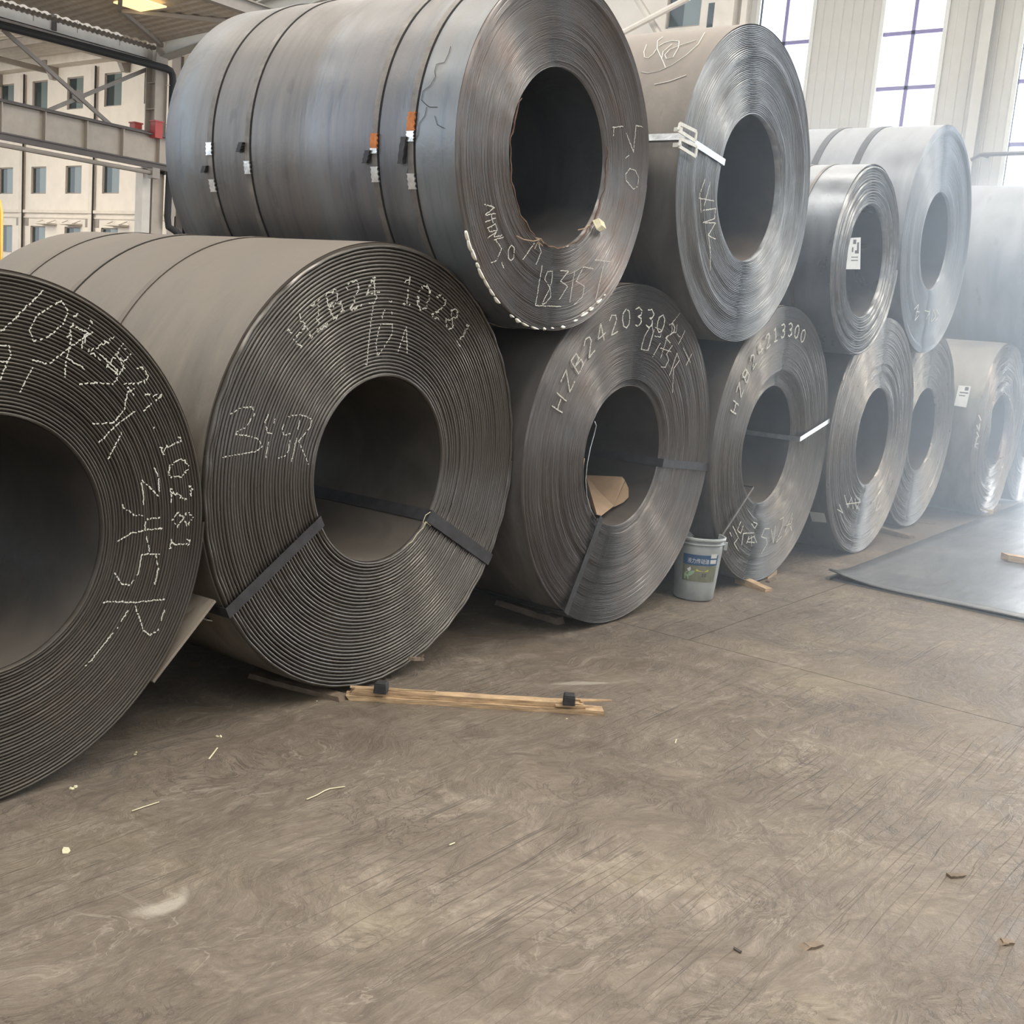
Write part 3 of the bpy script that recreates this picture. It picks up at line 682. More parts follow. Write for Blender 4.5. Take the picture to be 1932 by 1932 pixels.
# rusty curled lip and torn paper at the bore of the big top coil
M['rust'] = plain('fresh_rust', (.17, .10, .07), .85, .1, .35, 30, .2)
m = MB(); rr = random.Random(9); P = []
for i in range(70):
    a = math.radians(150+i*3.3); q_ = .378+.004*math.sin(i*1.7)+rr.uniform(-.001, .002); P.append((q_*math.cos(a), .014+.004*math.sin(i*.9), .744+q_*math.sin(a)))
m.tube(P, [.0018+.0022*abs(math.sin(i*.31)) for i in range(70)], 6); m.build('bore_lip', M['rust'], t1['o'], smooth=True)
Pz = [(1117, 416), (1126, 411), (1139, 419), (1140, 431), (1131, 437), (1122, 433)]
P = [face_pt(t1, a, b, .0) for a, b in Pz]; cz_ = (sum(p[0] for p in P)/6, sum(p[1] for p in P)/6)
m = MB(); m.add([(p[0], -.002-.009*(i % 2), p[1]) for i, p in enumerate(P)]+[(cz_[0], -.016, cz_[1]), (cz_[0], .004, cz_[1])], [(i, (i+1) % 6, 6) for i in range(6)]+[((i+1) % 6, i, 7) for i in range(6)])
m.build('torn_paper', M['crumb'], t1['o'])
for pl in ([(972, 445), (985, 452), (1003, 455), (1013, 452)], [(1006, 470), (1012, 456), (1020, 464)], [(1008, 449), (1018, 451), (1022, 459)], [(1088, 434), (1100, 431), (1110, 424)]):
    face_wire_ = [(face_pt(t1, a, b, 0.)[0], -.006-.002*i, face_pt(t1, a, b, 0.)[1]) for i, (a, b) in enumerate(pl)]
    MB().tube(face_wire_, .0025, 5).build('frayed_scrap', M['card'], t1['o'])

# paper stickers and tags
def sticker(c, quad, lines=(), name='paper_label', lift=.004):
    P = [cyl_pt(c, a, b, lift) for a, b in quad]; P2 = [cyl_pt(c, a, b, lift+.002) for a, b in quad]
    m = MB(); m.hexa(P, P2); o = m.build(name, M['paper'], c['o'])
    for (u0, v0, u1, v1) in lines:
        f = lambda u, v: tuple((1-v)*((1-u)*P2[0]+u*P2[1])+v*((1-u)*P2[3]+u*P2[2]))
        g = lambda u, v: tuple(np.array(f(u, v))+(P2[0]-P[0])*.4)
        mm = MB(); mm.hexa([f(u0, v0), f(u1, v0), f(u1, v1), f(u0, v1)], [g(u0, v0), g(u1, v0), g(u1, v1), g(u0, v1)]); mm.build('print_mark', M['print'], o)
    return o
sticker(b5, [(1527, 965), (1555, 968), (1560, 986), (1532, 984)])
sticker(b7, [(1809, 727), (1832, 729), (1823, 769), (1800, 765)], ((.55, .05, .85, .22), (.2, .3, .9, .36), (.2, .45, .7, .5)))
# tag in the bore of the smallest top coil
Q = [face_pt(t3, a, b, .02) for a, b in ((1603, 449), (1624, 448), (1623, 508), (1596, 508))]
m = MB(); m.hexa([(a, .020, b) for a, b in Q], [(a, .0225, b) for a, b in Q]); tg = m.build('paper_tag', M['paper'], t3['o'])
for (u0, v0, u1, v1) in ((.35, .06, .6, .2), (.7, .15, .85, .5), (.3, .3, .4, .45), (.55, .4, .75, .5), (.3, .6, .8, .63), (.3, .7, .8, .73)):
    f = lambda u, v: tuple((1-v)*((1-u)*np.array(Q[0])+u*np.array(Q[1]))+v*((1-u)*np.array(Q[3])+u*np.array(Q[2])))
    a, b, c_, d_ = f(u0, v0), f(u1, v0), f(u1, v1), f(u0, v1)
    mm = MB(); mm.hexa([(p[0], .019, p[1]) for p in (a, b, c_, d_)], [(p[0], .0199, p[1]) for p in (a, b, c_, d_)]); mm.build('print_mark', M['print'], tg)

# wire tangle at the bore of the large front coil, lip wire of its neighbour
def face_wire(c, pix, rad, name, mat, dy=-.006, depth=None):
    P = []
    for i, (a, b) in enumerate(pix):
        x, z = face_pt(c, a, b, dy); P.append((x, dy if depth is None else depth[i], z))
    return MB().tube(P, rad, 6).build(name, M[mat], c['o'], smooth=True)
face_wire(b2, [(812, 966), (803, 972), (798, 985), (801, 992), (806, 984), (812, 972), (817, 984), (812, 992), (803, 984), (799, 995), (786, 1008), (778, 1022), (768, 1028)], .0014, 'wire', 'crumb', -.009)
face_wire(b3, [(1122, 795), (1125, 803), (1121, 820), (1114, 845), (1108, 875), (1105, 905), (1107, 935), (1114, 960), (1123, 978)], .0022, 'inner_lip', 'zinc', -.004)

# ------------------------------------------------------------------ shell of the hall
def ribbed(name, col, axis, pitch, rough=.5):
    t = NT(name); f = t.noise(t.coords(), 3, 5, .6)
    c = t.ramp(f, [(.3, tuple(x*.9 for x in col)), (.7, tuple(min(1, x*1.06) for x in col))])
    return t.out(c, rough, 0., None)
M['panel'] = plain('painted_panel', (.40, .385, .35), .5, 0, .05, 3, 0)
M['facade'] = plain('cream_render', (.72, .67, .60), .85, 0, .06, 1.5, .05)
M['ledge'] = plain('ledge_render', (.66, .61, .54), .85, 0, .08, 3, 0)
M['steel_paint'] = plain('beige_steel_paint', (.42, .37, .315), .6, 0, .08, 4, 0)
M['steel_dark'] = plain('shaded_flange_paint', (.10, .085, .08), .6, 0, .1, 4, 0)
M['grey_steel'] = plain('grey_steel_paint', (.30, .27, .24), .6, .1, .1, 4, 0)
M['pipe'] = plain('black_pipe', (.018, .018, .019), .75, 0, .1, 10, 0)
M['red'] = plain('red_paint', (.42, .05, .045), .5, 0, .1, 10, 0)
M['yellow'] = plain('yellow_paint', (.80, .45, .02), .35, 0, .06, 10, 0)
M['mullion'] = plain('window_bar_paint', (.15, .12, .27), .5, 0, .05, 10, 0)
M['wframe'] = plain('window_frame_paint', (.50, .50, .47), .5, 0, .05, 10, 0)
M['deck'] = plain('insulated_roof_deck', (.52, .47, .40), .7, 0, .14, 2.2, .6, (1, 4, 1))
M['roof'] = plain('light_roof_sheet', (.60, .56, .50), .5, .1, .08, 3, 0)
t = NT('dark_window_glass'); M['glass'] = t.out((.035, .05, .052), .06, 0., None)
t = NT('grey_window_glass'); M['glass2'] = t.out((.17, .21, .21), .08, 0., None)
t = NT('clear_glass')
tr = t.n('ShaderNodeBsdfTransparent'); tr.inputs[0].default_value = (.96, .97, 1, 1); gl = t.n('ShaderNodeBsdfGlossy'); gl.inputs['Roughness'].default_value = .05
mx = t.n('ShaderNodeMixShader'); mx.inputs[0].default_value = .05; t.l(tr.outputs[0], mx.inputs[1]); t.l(gl.outputs[0], mx.inputs[2]); t.l(mx.outputs[0], t.t.nodes['Material Output'].inputs[0])
M['clear'] = t.m
t = NT('lit_skylight'); t.b.inputs['Emission Color'].default_value = (1, .70, .30, 1); t.b.inputs['Emission Strength'].default_value = 1.0; M['skylight'] = t.out((.6, .5, .3), .5)

WX = 26.
# end wall: insulated panels with tall windows.  piers / band below / band above the windows
WIN = [(c-.67, c+.67) for c in (12.35, 9.27, 6.22, 3.15, .1, -2.95, -6.0)]
WZ0, WZ1 = 5.1, 12.0
mb = MB(); edges = [-14.]+[v for w_ in sorted(WIN) for v in w_]+[14.2]
mb.box((WX, -14, 0), (WX+.25, -6.5, WZ0)); mb.box((WX, 9.6, 0), (WX+.25, 14.2, WZ0)); mb.box((WX, -6.5, 4.7), (WX+.25, 9.6, WZ0)); mb.box((WX, -14, WZ1), (WX+.25, 14.2, 13.6))  # unseen gate opening left below the windows, widened to brighten the steel sheet
for a, b in zip(edges[::2], edges[1::2]): mb.box((WX, a, WZ0), (WX+.25, b, WZ1))
wr = tag(mb.build('wall_right', M['panel']), kind='structure')
pm = MB(); pm.add([(0, 0, 0), (0, .225, 0), (-.012, .213, 0), (-.012, .012, 0), (0, 0, 8.5), (0, .225, 8.5), (-.012, .213, 8.5), (-.012, .012, 8.5)],
        [(0, 1, 2, 3), (7, 6, 5, 4), (0, 3, 7, 4), (3, 2, 6, 7), (2, 1, 5, 6), (1, 0, 4, 5)])
pme = None
for a, b in zip(edges[::2], edges[1::2]):
    if b < 4.9: continue
    y = a+.06 if a < 13 else a+.04
    while y+.235 <= b-.02:
        if pme is None: o = pm.build('panel', M['panel'], wr); pme = o.data
        else: o = link('panel', pme, wr)
        o.location = (WX, y, 5.05); y += .235
for i, (a, b) in enumerate(WIN):
    e = empty('window_%d' % (i+1), (WX, (a+b)/2, WZ0)); tag(e, kind='structure'); hw = (b-a)/2; H = WZ1-WZ0
    f = MB(); f.box((-.05, -hw-.09, 0), (.1, -hw, H)); f.box((-.05, hw, 0), (.1, hw+.09, H)); f.box((-.05, -hw, 0), (.1, hw, .06)); f.box((-.05, -hw, H-.06), (.1, hw, H))
    f.build('frame', M['wframe'], e)
    m = MB(); m.box((.03, -.042, .06), (.09, .042, H-.06)); m.build('mullion', M['mullion'], e)
    zz = [z for z in (6.24-WZ0, 7.53-WZ0, 8.71-WZ0, 9.88-WZ0, 11.05-WZ0)]
    for z in zz:
        m = MB(); m.box((.03, -hw, z-.042), (.09, hw, z+.042)); m.build('glazing_bar', M['mullion'], e)
    zz = [.0]+zz+[H]
    for z0, z1 in zip(zz, zz[1:]):
        for s_ in (-1, 1):
            m = MB(); m.box((.06, s_*.035, z0+.035), (.066, s_*hw, z1-.035)); m.build('pane', M['clear'], e)
# flange column and pilasters against the end wall
def prop(name, mb, mat, label, cat, group=None, **k): return tag(mb.build(name, mat, **k), label, cat, group)
col_ = MB(); col_.box((WX-.30, 7.50, 0), (WX-.27, 7.72, 13.5)); col_.box((WX-.27, 7.59, 0), (WX-.04, 7.63, 13.5)); col_.box((WX-.04, 7.50, 0), (WX-.01, 7.72, 13.5))
tag(col_.build('trim_1', M['panel']), kind='structure')
col_ = MB(); col_.box((WX-.18, 13.32, 0), (WX-.01, 13.46, 13.5)); col_.box((WX-.3, 13.6, 0), (WX-.01, 14.12, 13.5)); tag(col_.build('trim_2', M['ledge']), kind='structure')
# tie rod and cable crossing low in front of the third window
P1, P2, P3 = at(1832, 302, 'X', 25.4), at(1850, 292, 'X', 25.4), at(1931, 289, 'X', 25.4)
m = MB(); m.tube([P1, P2, P3, P3+(P3-P2)*1.2], .045, 8)
m.tube([P2, P2+np.array([.55, 0, .05])], .03, 8); prop('cable_conduit', m, M['steel_dark'], 'thin dark conduit running across the third tall window', 'pipe')

# cream office building facade in the same plane, three storeys of small windows
FY0, FY1 = 14.2, 62.
cols = [36.47+2.53*k for k in range(-8, 9)]
rows = ((8.50, 9.72), (5.27, 6.35), (2.85, 3.98))
HX = .9    # window half handled below
wl = MB(); zb_ = [0]
w_h = 1.12
ys = [FY0]
openings = []
for c in cols:
    if c < 30: continue
    openings.append((c, c+w_h))
openings = sorted(openings)
big = (14.66, 15.64, 9.30, 11.2); small = (14.22, 14.44, 9.0, 9.80)
def wall_with_holes(mb, x0, x1, y0, y1, z0, z1, holes):
    Ys = sorted({y0, y1, *[h[0] for h in holes], *[h[1] for h in holes]}); Zs = sorted({z0, z1, *[h[2] for h in holes], *[h[3] for h in holes]})
    for a, b in zip(Ys, Ys[1:]):
        run = None
        for c, d in list(zip(Zs, Zs[1:]))+[(z1, None)]:
            hole = d is None or any(h[0] < (a+b)/2 < h[1] and h[2] < (c+(d or c))/2 < h[3] for h in holes)
            if hole:
                if run: mb.box((x0, a, run[0]), (x1, b, run[1])); run = None
            else: run = (run[0] if run else c, d)
holes = [(a, b, z0, z1) for (a, b) in openings for z0, z1 in rows]
wall_with_holes(wl, WX, WX+.3, 35.2, FY1, 0, 10.35, holes)
wf = tag(wl.build('wall_left', M['facade']), kind='structure')
wl = MB(); h2 = [(a, b, z0, z1) for (a, b, z0, z1) in holes if b < 35.2]+[big]
wall_with_holes(wl, WX, WX+.3, FY0, 35.2, 0, 13.6, h2); tag(wl.build('wall_back', M['facade']), kind='structure')
def office_window(n, y0, y1, z0, z1):
    e = empty('window_%d' % n, (WX, (y0+y1)/2, z0)); tag(e, kind='structure'); h = z1-z0; w = (y1-y0)/2
    f = MB(); T = .045
    f.box((.06, -w, 0), (.13, -w+T, h)); f.box((.06, w-T, 0), (.13, w, h)); f.box((.06, -w, 0), (.13, w, T)); f.box((.06, -w, h-T), (.13, w, h)); f.build('frame', M['grey_steel'], e)
    m = MB(); m.box((.11, 0, T), (.12, w-T, h-T)); m.build('pane', M['glass'], e)
    m = MB(); m.box((.08, -w+T, T), (.09, .03, h-T)); m.build('pane', M['glass2'], e)
    m = MB(); m.box((.28, -w, 0), (.29, w, h)); m.build('blind', M['steel_dark'], e)
n = 8
for (a, b) in openings:
    if b > 50.5 or a < 36: continue
    for z0, z1 in rows: office_window(n, a, b, z0, z1); n += 1
office_window(n, *big); n += 1
m = MB(); m.box((WX-.03, small[0], small[2]), (WX-.005, small[1], small[3])); tag(m.build('window_%d' % n, M['glass']), kind='structure')
# pilasters, ledge and recesses of the facade
k = 3
for y in (40.76, 45.83, 50.9, 35.75):
    m = MB(); m.box((WX-.07, y-.17, 0), (WX, y+.17, 10.0)); tag(m.build('trim_%d' % k, M['ledge']), kind='structure'); k += 1
    m = MB(); m.tube([(WX-.12, y-.22, .2), (WX-.12, y-.22, 10.0)], .035, 6)
    prop('drain_line', m, M['pipe'], 'thin dark drain line on the cream facade, '+{40.76: 'second from the steel column', 45.83: 'third from the steel column', 50.9: 'farthest from the column', 35.75: 'hidden close behind the steel column'}[y], 'pipe', 'drain lines on the office facade')
m = MB(); m.box((WX-.12, 35.3, 4.50), (WX, 56, 4.62)); m.box((WX-.06, 35.3, 4.30), (WX, 56, 4.36)); m.box((WX-.10, 35.3, 6.95), (WX, 39, 7.05)); tag(m.build('trim_%d' % k, M['ledge']), kind='structure'); k += 1
m = MB()
for y in (40.76, 45.83, 50.9):
    m.box((WX-.02, y+.2, 3.98), (WX-.004, y+.42, 4.28)); m.box((WX-.02, y-.50, 3.98), (WX-.004, y-.22, 4.28))
tag(m.build('trim_%d' % k, M['grey_steel']), kind='structure'); k += 1
for y in (38.8, 41.9, 43.7):
    m = MB(); m.box((WX-.45, y-.5, 4.03), (WX-.02, y+.5, 4.09)); m.bar((WX-.4, y-.45, 4.06), (WX-.05, y-.45, 4.22), .03, .03); m.bar((WX-.4, y+.45, 4.06), (WX-.05, y+.45, 4.22), .03, .03)
    prop('window_awning', m, M['ledge'], 'small flat awning on the cream facade, '+{38.8: 'nearest the steel column', 41.9: 'middle one of three', 43.7: 'farthest from the steel column'}[y], 'awning', 'awnings on the office facade')
# eave beam with brackets and the far bay's roof
m = MB(); m.box((WX-.5, 35.2, 10.12), (WX, 60, 10.5)); tag(m.build('trim_%d' % k, M['ledge']), kind='structure'); k += 1
for y in (38.6, 43.4, 47.6):
    m = MB(); m.hexa([(WX-.6, y-.12, 10.3), (WX-.02, y-.12, 10.3), (WX-.02, y+.12, 10.3), (WX-.6, y+.12, 10.3)], [(WX-.25, y-.12, 9.65), (WX-.02, y-.12, 9.65), (WX-.02, y+.12, 9.65), (WX-.25, y+.12, 9.65)][::1])
    prop('roof_bracket', m, M['grey_steel'], 'tapered grey eave bracket on the cream facade, '+{38.6: 'nearest the steel column', 43.4: 'middle one of three', 47.6: 'leftmost, near the frame edge'}[y], 'bracket', 'eave brackets on the office facade')
def corrugated(name, x0, x1, y0, y1, zf, mat, along='X', pitch=.25, amp=.04, kind='structure'):
    """sheet whose ribs run along X or along Y; zf(x,y) gives the height"""
    rib = np.arange(y0 if along == 'X' else x0, (y1 if along == 'X' else x1)+.01, pitch/4)
    oth = np.array([x0, (x0+x1)/2, x1]) if along == 'X' else np.array([y0, (y0+y1)/2, y1])
    wv = np.array([0, 1, 1, 0])*amp; V = []; nR, nO = len(rib), len(oth)
    for i, a in enumerate(rib):
        for b in oth:
            x, y = (b, a) if along == 'X' else (a, b)
            V.append((x, y, zf(x, y)+wv[i % 4]))
    a = (np.arange(nR-1)[:, None]*nO+np.arange(nO-1)[None, :]).ravel()
    me = mesh_np(name, np.array(V), np.stack([a, a+1, a+nO+1, a+nO], -1), False)
    o = link(name, me, None, mat); o.modifiers.new('thick', 'SOLIDIFY').thickness = .01; return tag(o, kind=kind)
corrugated('ceiling', -2, 26, 25.2, 60, lambda x, y: 10.42, M['roof'], 'Y', .3, .05)
for x in (14.5, 19.2, 23.2):
    m = MB(); m.box((x-.06, 25, 10.12), (x+.06, 60, 10.40)); tag(m.build('trim_%d' % k, M['grey_steel']), kind='structure'); k += 1
for y in (33., 38.5, 44.):
    m = MB(); m.box((4, y-.08, 9.95), (26, y+.08, 10.14)); tag(m.build('trim_%d' % k, M['grey_steel']), kind='structure'); k += 1
for (x, y) in ((19.6, 38.6), (19.6, 44.5), (12.0, 40)):
    m = MB(); m.box((x, y-1.6, 10.385), (x+1.1, y+1.6, 10.40)); prop('skylight', m, M['skylight'], 'warm glowing roof skylight of the far bay, '+('nearest the steel column' if y < 39 else 'farther back' if y > 41 else 'leftmost')[:40], 'skylight', 'skylights in the far bay roof')
# low insulated deck between the bays, its corrugated edge, gutter and valley
deck_z = lambda x, y: 7.36+(24-y)*.050
corrugated('ceiling', 2, 16.9, 19.9, 24.0, deck_z, M['deck'], 'Y', .25, .03)
corrugated('trim_%d' % k, 2, 16.95, 23.96, 24.14, lambda x, y: 7.30-(y-23.96)*.3, M['grey_steel'], 'Y', .12, .022); k += 1
m = MB(); m.box((2, 24.2, 7.02), (16.8, 24.26, 7.30)); m.box((2, 24.2, 7.02), (16.8, 25.2, 7.06)); m.box((2, 25.2, 7.02), (16.8, 25.26, 10.4)); tag(m.build('trim_%d' % k, M['roof']), kind='structure'); k += 1
m = MB(); m.box((2, 24.15, 6.98), (16.9, 24.22, 7.03)); tag(m.build('trim_%d' % k, M['grey_steel']), kind='structure'); k += 1
# sloping rafter from the column head towards the camera, purlin, roof braces
def ibeam(mb, a, b, h, w, tf=.03):
    a = np.array(a, float); b = np.array(b, float); z = np.array([0, 0, 1.])
    mb.bar(a+z*(h/2-tf/2), b+z*(h/2-tf/2), w, tf); mb.bar(a-z*(h/2-tf/2), b-z*(h/2-tf/2), w, tf); mb.bar(a, b, .03, h-2*tf); return mb
m = ibeam(MB(), (17.1, 24, 7.32), (17.1, 14, 8.7), .46, .3); prop('roof_beam', m, M['panel'], 'pale sloping roof beam rising from the column head toward the coils', 'beam')
m = ibeam(MB(), (2, 19.85, 7.62), (17.0, 19.85, 7.62), .28, .2); prop('purlin', m, M['grey_steel'], 'dark purlin along the upper edge of the low roof deck', 'beam')
m = MB(); m.bar((16.9, 23.8, 7.34), (14.7, 22.2, 7.42), .09, .09); m.bar((14.7, 22.2, 7.42), (13.4, 20.2, 7.5), .09, .09)
prop('deck_brace', m, M['grey_steel'], 'thin brace under the low roof deck running into the column head', 'brace')
m = MB(); m.bar((14.75, 22.2, 7.40), (16.9, 20.3, 7.5), .10, .08); prop('deck_brace', m, M['steel_paint'], 'pale strut under the low roof deck ending at its upper edge', 'brace')
m = MB(); m.box((14.35, 21.0, 7.42), (15.0, 21.9, 7.45)); prop('skylight', m, M['skylight'], 'small glowing skylight in the low roof deck above the column', 'skylight')
# clerestory block of the higher hall roof
m = MB(); m.box((24.6, 28.9, 9.6), (25.9, 31.6, 11.3)); tag(m.build('trim_%d' % k, M['facade']), kind='structure'); k += 1
m = MB(); m.box((25.6, 31.7, 9.5), (25.95, 34.8, 11.1)); tag(m.build('trim_%d' % k, M['deck']), kind='structure'); k += 1
for y in (32.2, 31.15):
    m = MB(); m.box((25.9, y-.3, 11.3), (25.98, y+.3, 12.1)); m.box((25.85, y-.02, 11.3), (25.98, y+.02, 12.1)); tag(m.build('window_%d' % (n+1), M['glass']), kind='structure'); n += 1

# column with crane girder
e = empty('steel_column', (17.0, 24.1, 0)); tag(e, 'beige steel column carrying the crane girder in front of the cream facade', 'column')
m = MB(); m.box((-.16, -.2, 0), (.16, -.17, 7.5)); m.box((-.16, .17, 0), (.16, .2, 7.5)); m.build('flange', M['steel_paint'], e)
m = MB(); m.box((-.015, -.17, 0), (.015, .17, 7.5)); m.build('web', M['steel_paint'], e)
m = MB(); m.box((-.42, -.18, 0), (-.20, .1, 4.45)); m.build('lower_leg', M['roof'], e)
m = MB(); m.box((-.2, -.19, 4.45), (.25, .22, 4.6)); m.box((-.45, -.2, 4.43), (.2, .2, 4.5)); m.build('corbel', M['steel_paint'], e)
for z in (4.9, 5.9, 6.5):
    m = MB(); m.box((-.15, -.172, z), (.15, .17, z+.015)); m.build('stiffener', M['steel_paint'], e)
e = empty('crane_girder', (17.3, 23.7, 4.62)); tag(e, 'deep beige crane girder running into the steel column', 'girder')
m = MB(); m.box((-16, -.02, .02), (1.8, .02, .62)); m.build('web', M['steel_paint'], e)
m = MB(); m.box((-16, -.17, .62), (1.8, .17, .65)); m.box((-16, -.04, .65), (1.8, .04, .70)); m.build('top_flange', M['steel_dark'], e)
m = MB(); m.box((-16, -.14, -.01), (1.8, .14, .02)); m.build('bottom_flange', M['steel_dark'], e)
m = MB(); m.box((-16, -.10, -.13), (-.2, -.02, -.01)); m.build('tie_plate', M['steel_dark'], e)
sx = None
for x in (-3.42, -2.42, -1.50, -.52, .6, -4.4):
    if sx is None: m = MB(); m.box((-.012, -.14, .02), (.012, -.02, .62)); o = m.build('stiffener', M['steel_paint'], e); sx = o.data
    else: o = link('stiffener', sx, e)
    o.location = (x, 0, 0)
m = MB(); m.tube([at(0, 273, 'Y', 23.6), at(290, 327, 'Y', 23.6)], .055, 8)
P0, P1 = at(0, 273, 'Y', 23.6), at(290, 327, 'Y', 23.6); m = MB(); m.tube([P0-(P1-P0)*.8, P1], .05, 8); m.box((P1[0]-.1, 23.5, P1[2]-.12), (P1[0]+.1, 23.7, P1[2]+.12))
prop('cable_conduit', m, M['grey_steel'], 'grey conduit slung under the crane girder', 'pipe')
for (px0, px1, lab) in ((249, 263, 'smaller red end stop standing behind the crane girder'), (288, 302, 'taller red end stop on the crane girder by the column')):
    yy = 24.05 if px0 < 270 else 23.55
    a = at(px0, 250, 'Y', yy); b = at(px1, 250, 'Y', yy); m = MB()
    zt = at(px0, 232 if px0 < 270 else 229, 'Y', yy)[2]
    m.box((a[0], yy-.1, 5.2 if px0 < 270 else 5.18), (b[0], yy+.1, zt)); m.box((a[0]-.02, yy-.12, zt), (b[0]+.02, yy+.12, zt+.03))
    prop('end_stop', m, M['red'], lab, 'end stop', 'red crane end stops')
for (pa, pb, yy, lab) in (((10, 60), (218, 244), 24.25, 'diagonal tie descending right to the crane girder'), ((78, 214), (286, 127), 24.35, 'diagonal tie rising right to the column head')):
    a, b = at(*pa, 'Y', yy), at(*pb, 'Y', yy); m = MB(); m.bar(a-(b-a)*.02, b, .085, .06, (0, 1, 0)); prop('diagonal_brace', m, M['grey_steel'], lab, 'brace', 'crossed ties above the crane girder')
a = at(148, 182, 'Y', 24.3); m = MB(); m.tube([a-np.array([0, .04, 0]), a+np.array([0, .04, 0])], .14, 10); prop('gusset_plate', m, M['grey_steel'], 'small plate where the two ties above the girder cross', 'bracket')
# black rainwater pipe
yy = 23.75; pts = [at(-60, 31, 'Y', yy), at(0, 47, 'Y', yy), at(150, 86, 'Y', yy), at(305, 127, 'Y', yy)]
c0 = at(322, 134, 'Y', yy); c1 = at(326, 152, 'Y', yy); c2 = at(316, 410, 'Y', yy); c3 = at(318, 428, 'Y', yy); c4 = at(332, 437, 'Y', yy)
m = MB(); m.tube(pts+[at(314, 129.5, 'Y', yy), c0, at(325.5, 142, 'Y', yy), c1, at(322, 280, 'Y', yy), c2, c3, c4, c4+np.array([.4, .3, -.1])], .085, 10)
dp = prop('drainpipe', m, M['pipe'], 'black rainwater pipe bending down beside the steel column', 'pipe')
for py in (161, 235, 262, 398):
    a = at(313, py, 'Y', yy); b = at(324, py, 'Y', yy); mm = MB(); mm.bar(a, b, .03, .02); mm.build('pipe_clip', M['grey_steel'], dp)
for px, y0, y1 in ((101, 28, 58), (63, 20, 40), (146, 40, 62), (226, 68, 86)):
    a, b = at(px, y0, 'Y', 24.2), at(px, y1, 'Y', 24.2); w_ = .10 if px == 101 else .015
    m = MB(); m.bar(a, b, w_, w_, (0, 1, 0)); prop('hanger', m, M['steel_dark'] if px == 101 else M['grey_steel'], 'dark hanger bracket between roof edge and black pipe' if px == 101 else 'thin hanger rod under the corrugated roof edge, '+{63: 'leftmost of three', 146: 'middle one of three', 226: 'nearest the steel column'}[px], 'bracket', None if px == 101 else 'thin hanger rods at the roof edge')
a, b = at(328, 146, 'Y', 24.6), at(345, 133, 'Y', 24.6); m = MB(); m.bar(a-np.array([0, .85, 0]), b-np.array([0, .85, 0]), .05, .05); m.build('pipe_bracket', M['pipe'], dp)
a, b = at(338, 108, 'X', 25.6), at(338, 230, 'X', 25.6); m = MB(); m.box((25.5, a[1]-.25, 3), (25.8, a[1]+.25, a[2])); m.box((25.5, at(328, 380, 'X', 25.6)[1]-.2, 0), (25.8, at(340, 380, 'X', 25.6)[1]+.1, 4.4)); prop('steel_column', m, M['grey_steel'], 'narrow grey post behind the rainwater pipe at the far wall', 'column')
# crossed tubular ties high on the end wall
a, b = at(1178, 60, 'X', 25), at(1300, -4, 'X', 25); m = MB(); m.tube([a-(b-a)*.4, b], .075, 8); prop('tie_rod', m, M['facade'], 'pale tubular tie rising right between the two big top coils', 'brace')
a, b = at(1200, -6, 'X', 25.3), at(1238, 55, 'X', 25.3); m = MB(); m.tube([a, b+(b-a)*.3], .09, 8); prop('tie_rod', m, M['roof'], 'pale tubular tie falling right behind the crossing one', 'brace')
# yellow guard post
e = empty('guard_post', tuple(at(-8, 470, 'Y', 9.)*np.array([1, 1, 0]))); tag(e, 'yellow rounded guard post at the left frame edge behind the front coils', 'post')
pz = at(0, 372, 'Y', 9.)[2]; px_ = at(-8, 470, 'Y', 9.)[0]-e.location[0]
m = MB(); m.tube([(0, 0, 0), (0, 0, pz-.12), (-.015, 0, pz-.05), (-.06, 0, pz-.01), (-.25, 0, pz)], .055, 14); m.build('hoop', M['yellow'], e, smooth=True)
m = MB(); m.tube([(0, 0, .0), (0, 0, .012)], .12, 14); m.build('foot_plate', M['steel_dark'], e)
# hall roof, out of the frame: closed sheets between the skylights
for x0, x1 in ((-14, -4.9), (-3.1, 3.1), (4.9, 11.1), (12.9, 19.1), (20.9, 26)):
    m = MB(); m.box((x0, -14, 13.6), (x1, 20, 13.7)); tag(m.build('ceiling', M['roof']), kind='structure')
m = MB(); m.box((-14.3, -14, 0), (-14, 20, 3)); m.box((-14.3, -14, 9), (-14, 20, 13.7)); tag(m.build('wall_side', M['panel']), kind='structure')
m = MB(); m.box((-14, -14.3, 0), (26, -14, 6.0)); m.box((-14, -14.3, 8.5), (26, -14, 13.7)); tag(m.build('wall_front', M['panel']), kind='structure')

# ------------------------------------------------------------------ steel plate on the floor
A, B, Cc, D = (7.36, 2.70), (7.20, -.30), (14.6, -.3), (14.35, 2.96)
nx, ny = 60, 30; V = []; rs = np.random.RandomState(2)
g = np.linspace(0, 1, nx); hgt = lambda u, v: .006*math.sin(u*17+3*v)*math.sin(v*6)+.004*math.sin(u*5-9*v)
for j in range(ny):
    for i in range(nx):
        u, v = i/(nx-1), j/(ny-1)
        p = (1-v)*((1-u)*np.array(A)+u*np.array(D))+v*((1-u)*np.array(B)+u*np.array(Cc))
        lift = .05*max(0, 1-math.hypot(u*7.2, v*3)/.5)**2+.02*max(0, .25-u*2)
        V.append((p[0], p[1], .022+max(-.004, hgt(u, v))+lift))
a = (np.arange(ny-1)[:, None]*nx+np.arange(nx-1)[None, :]).ravel()
t = NT('mill_plate'); P = t.coords(); f = t.noise(P, 1.3, 5, .6, .5); f2 = t.noise(t.mapping(P, (1, 9, 1)), 2, 4, .6)
M['plate'] = t.out(t.ramp(f, [(.3, (.16, .168, .18)), (.55, (.22, .228, .24)), (.7, (.30, .30, .30))]), t.ramp(f2, [(.3, .34), (.7, .5)]), .55, t.bump(f, .15, .05))
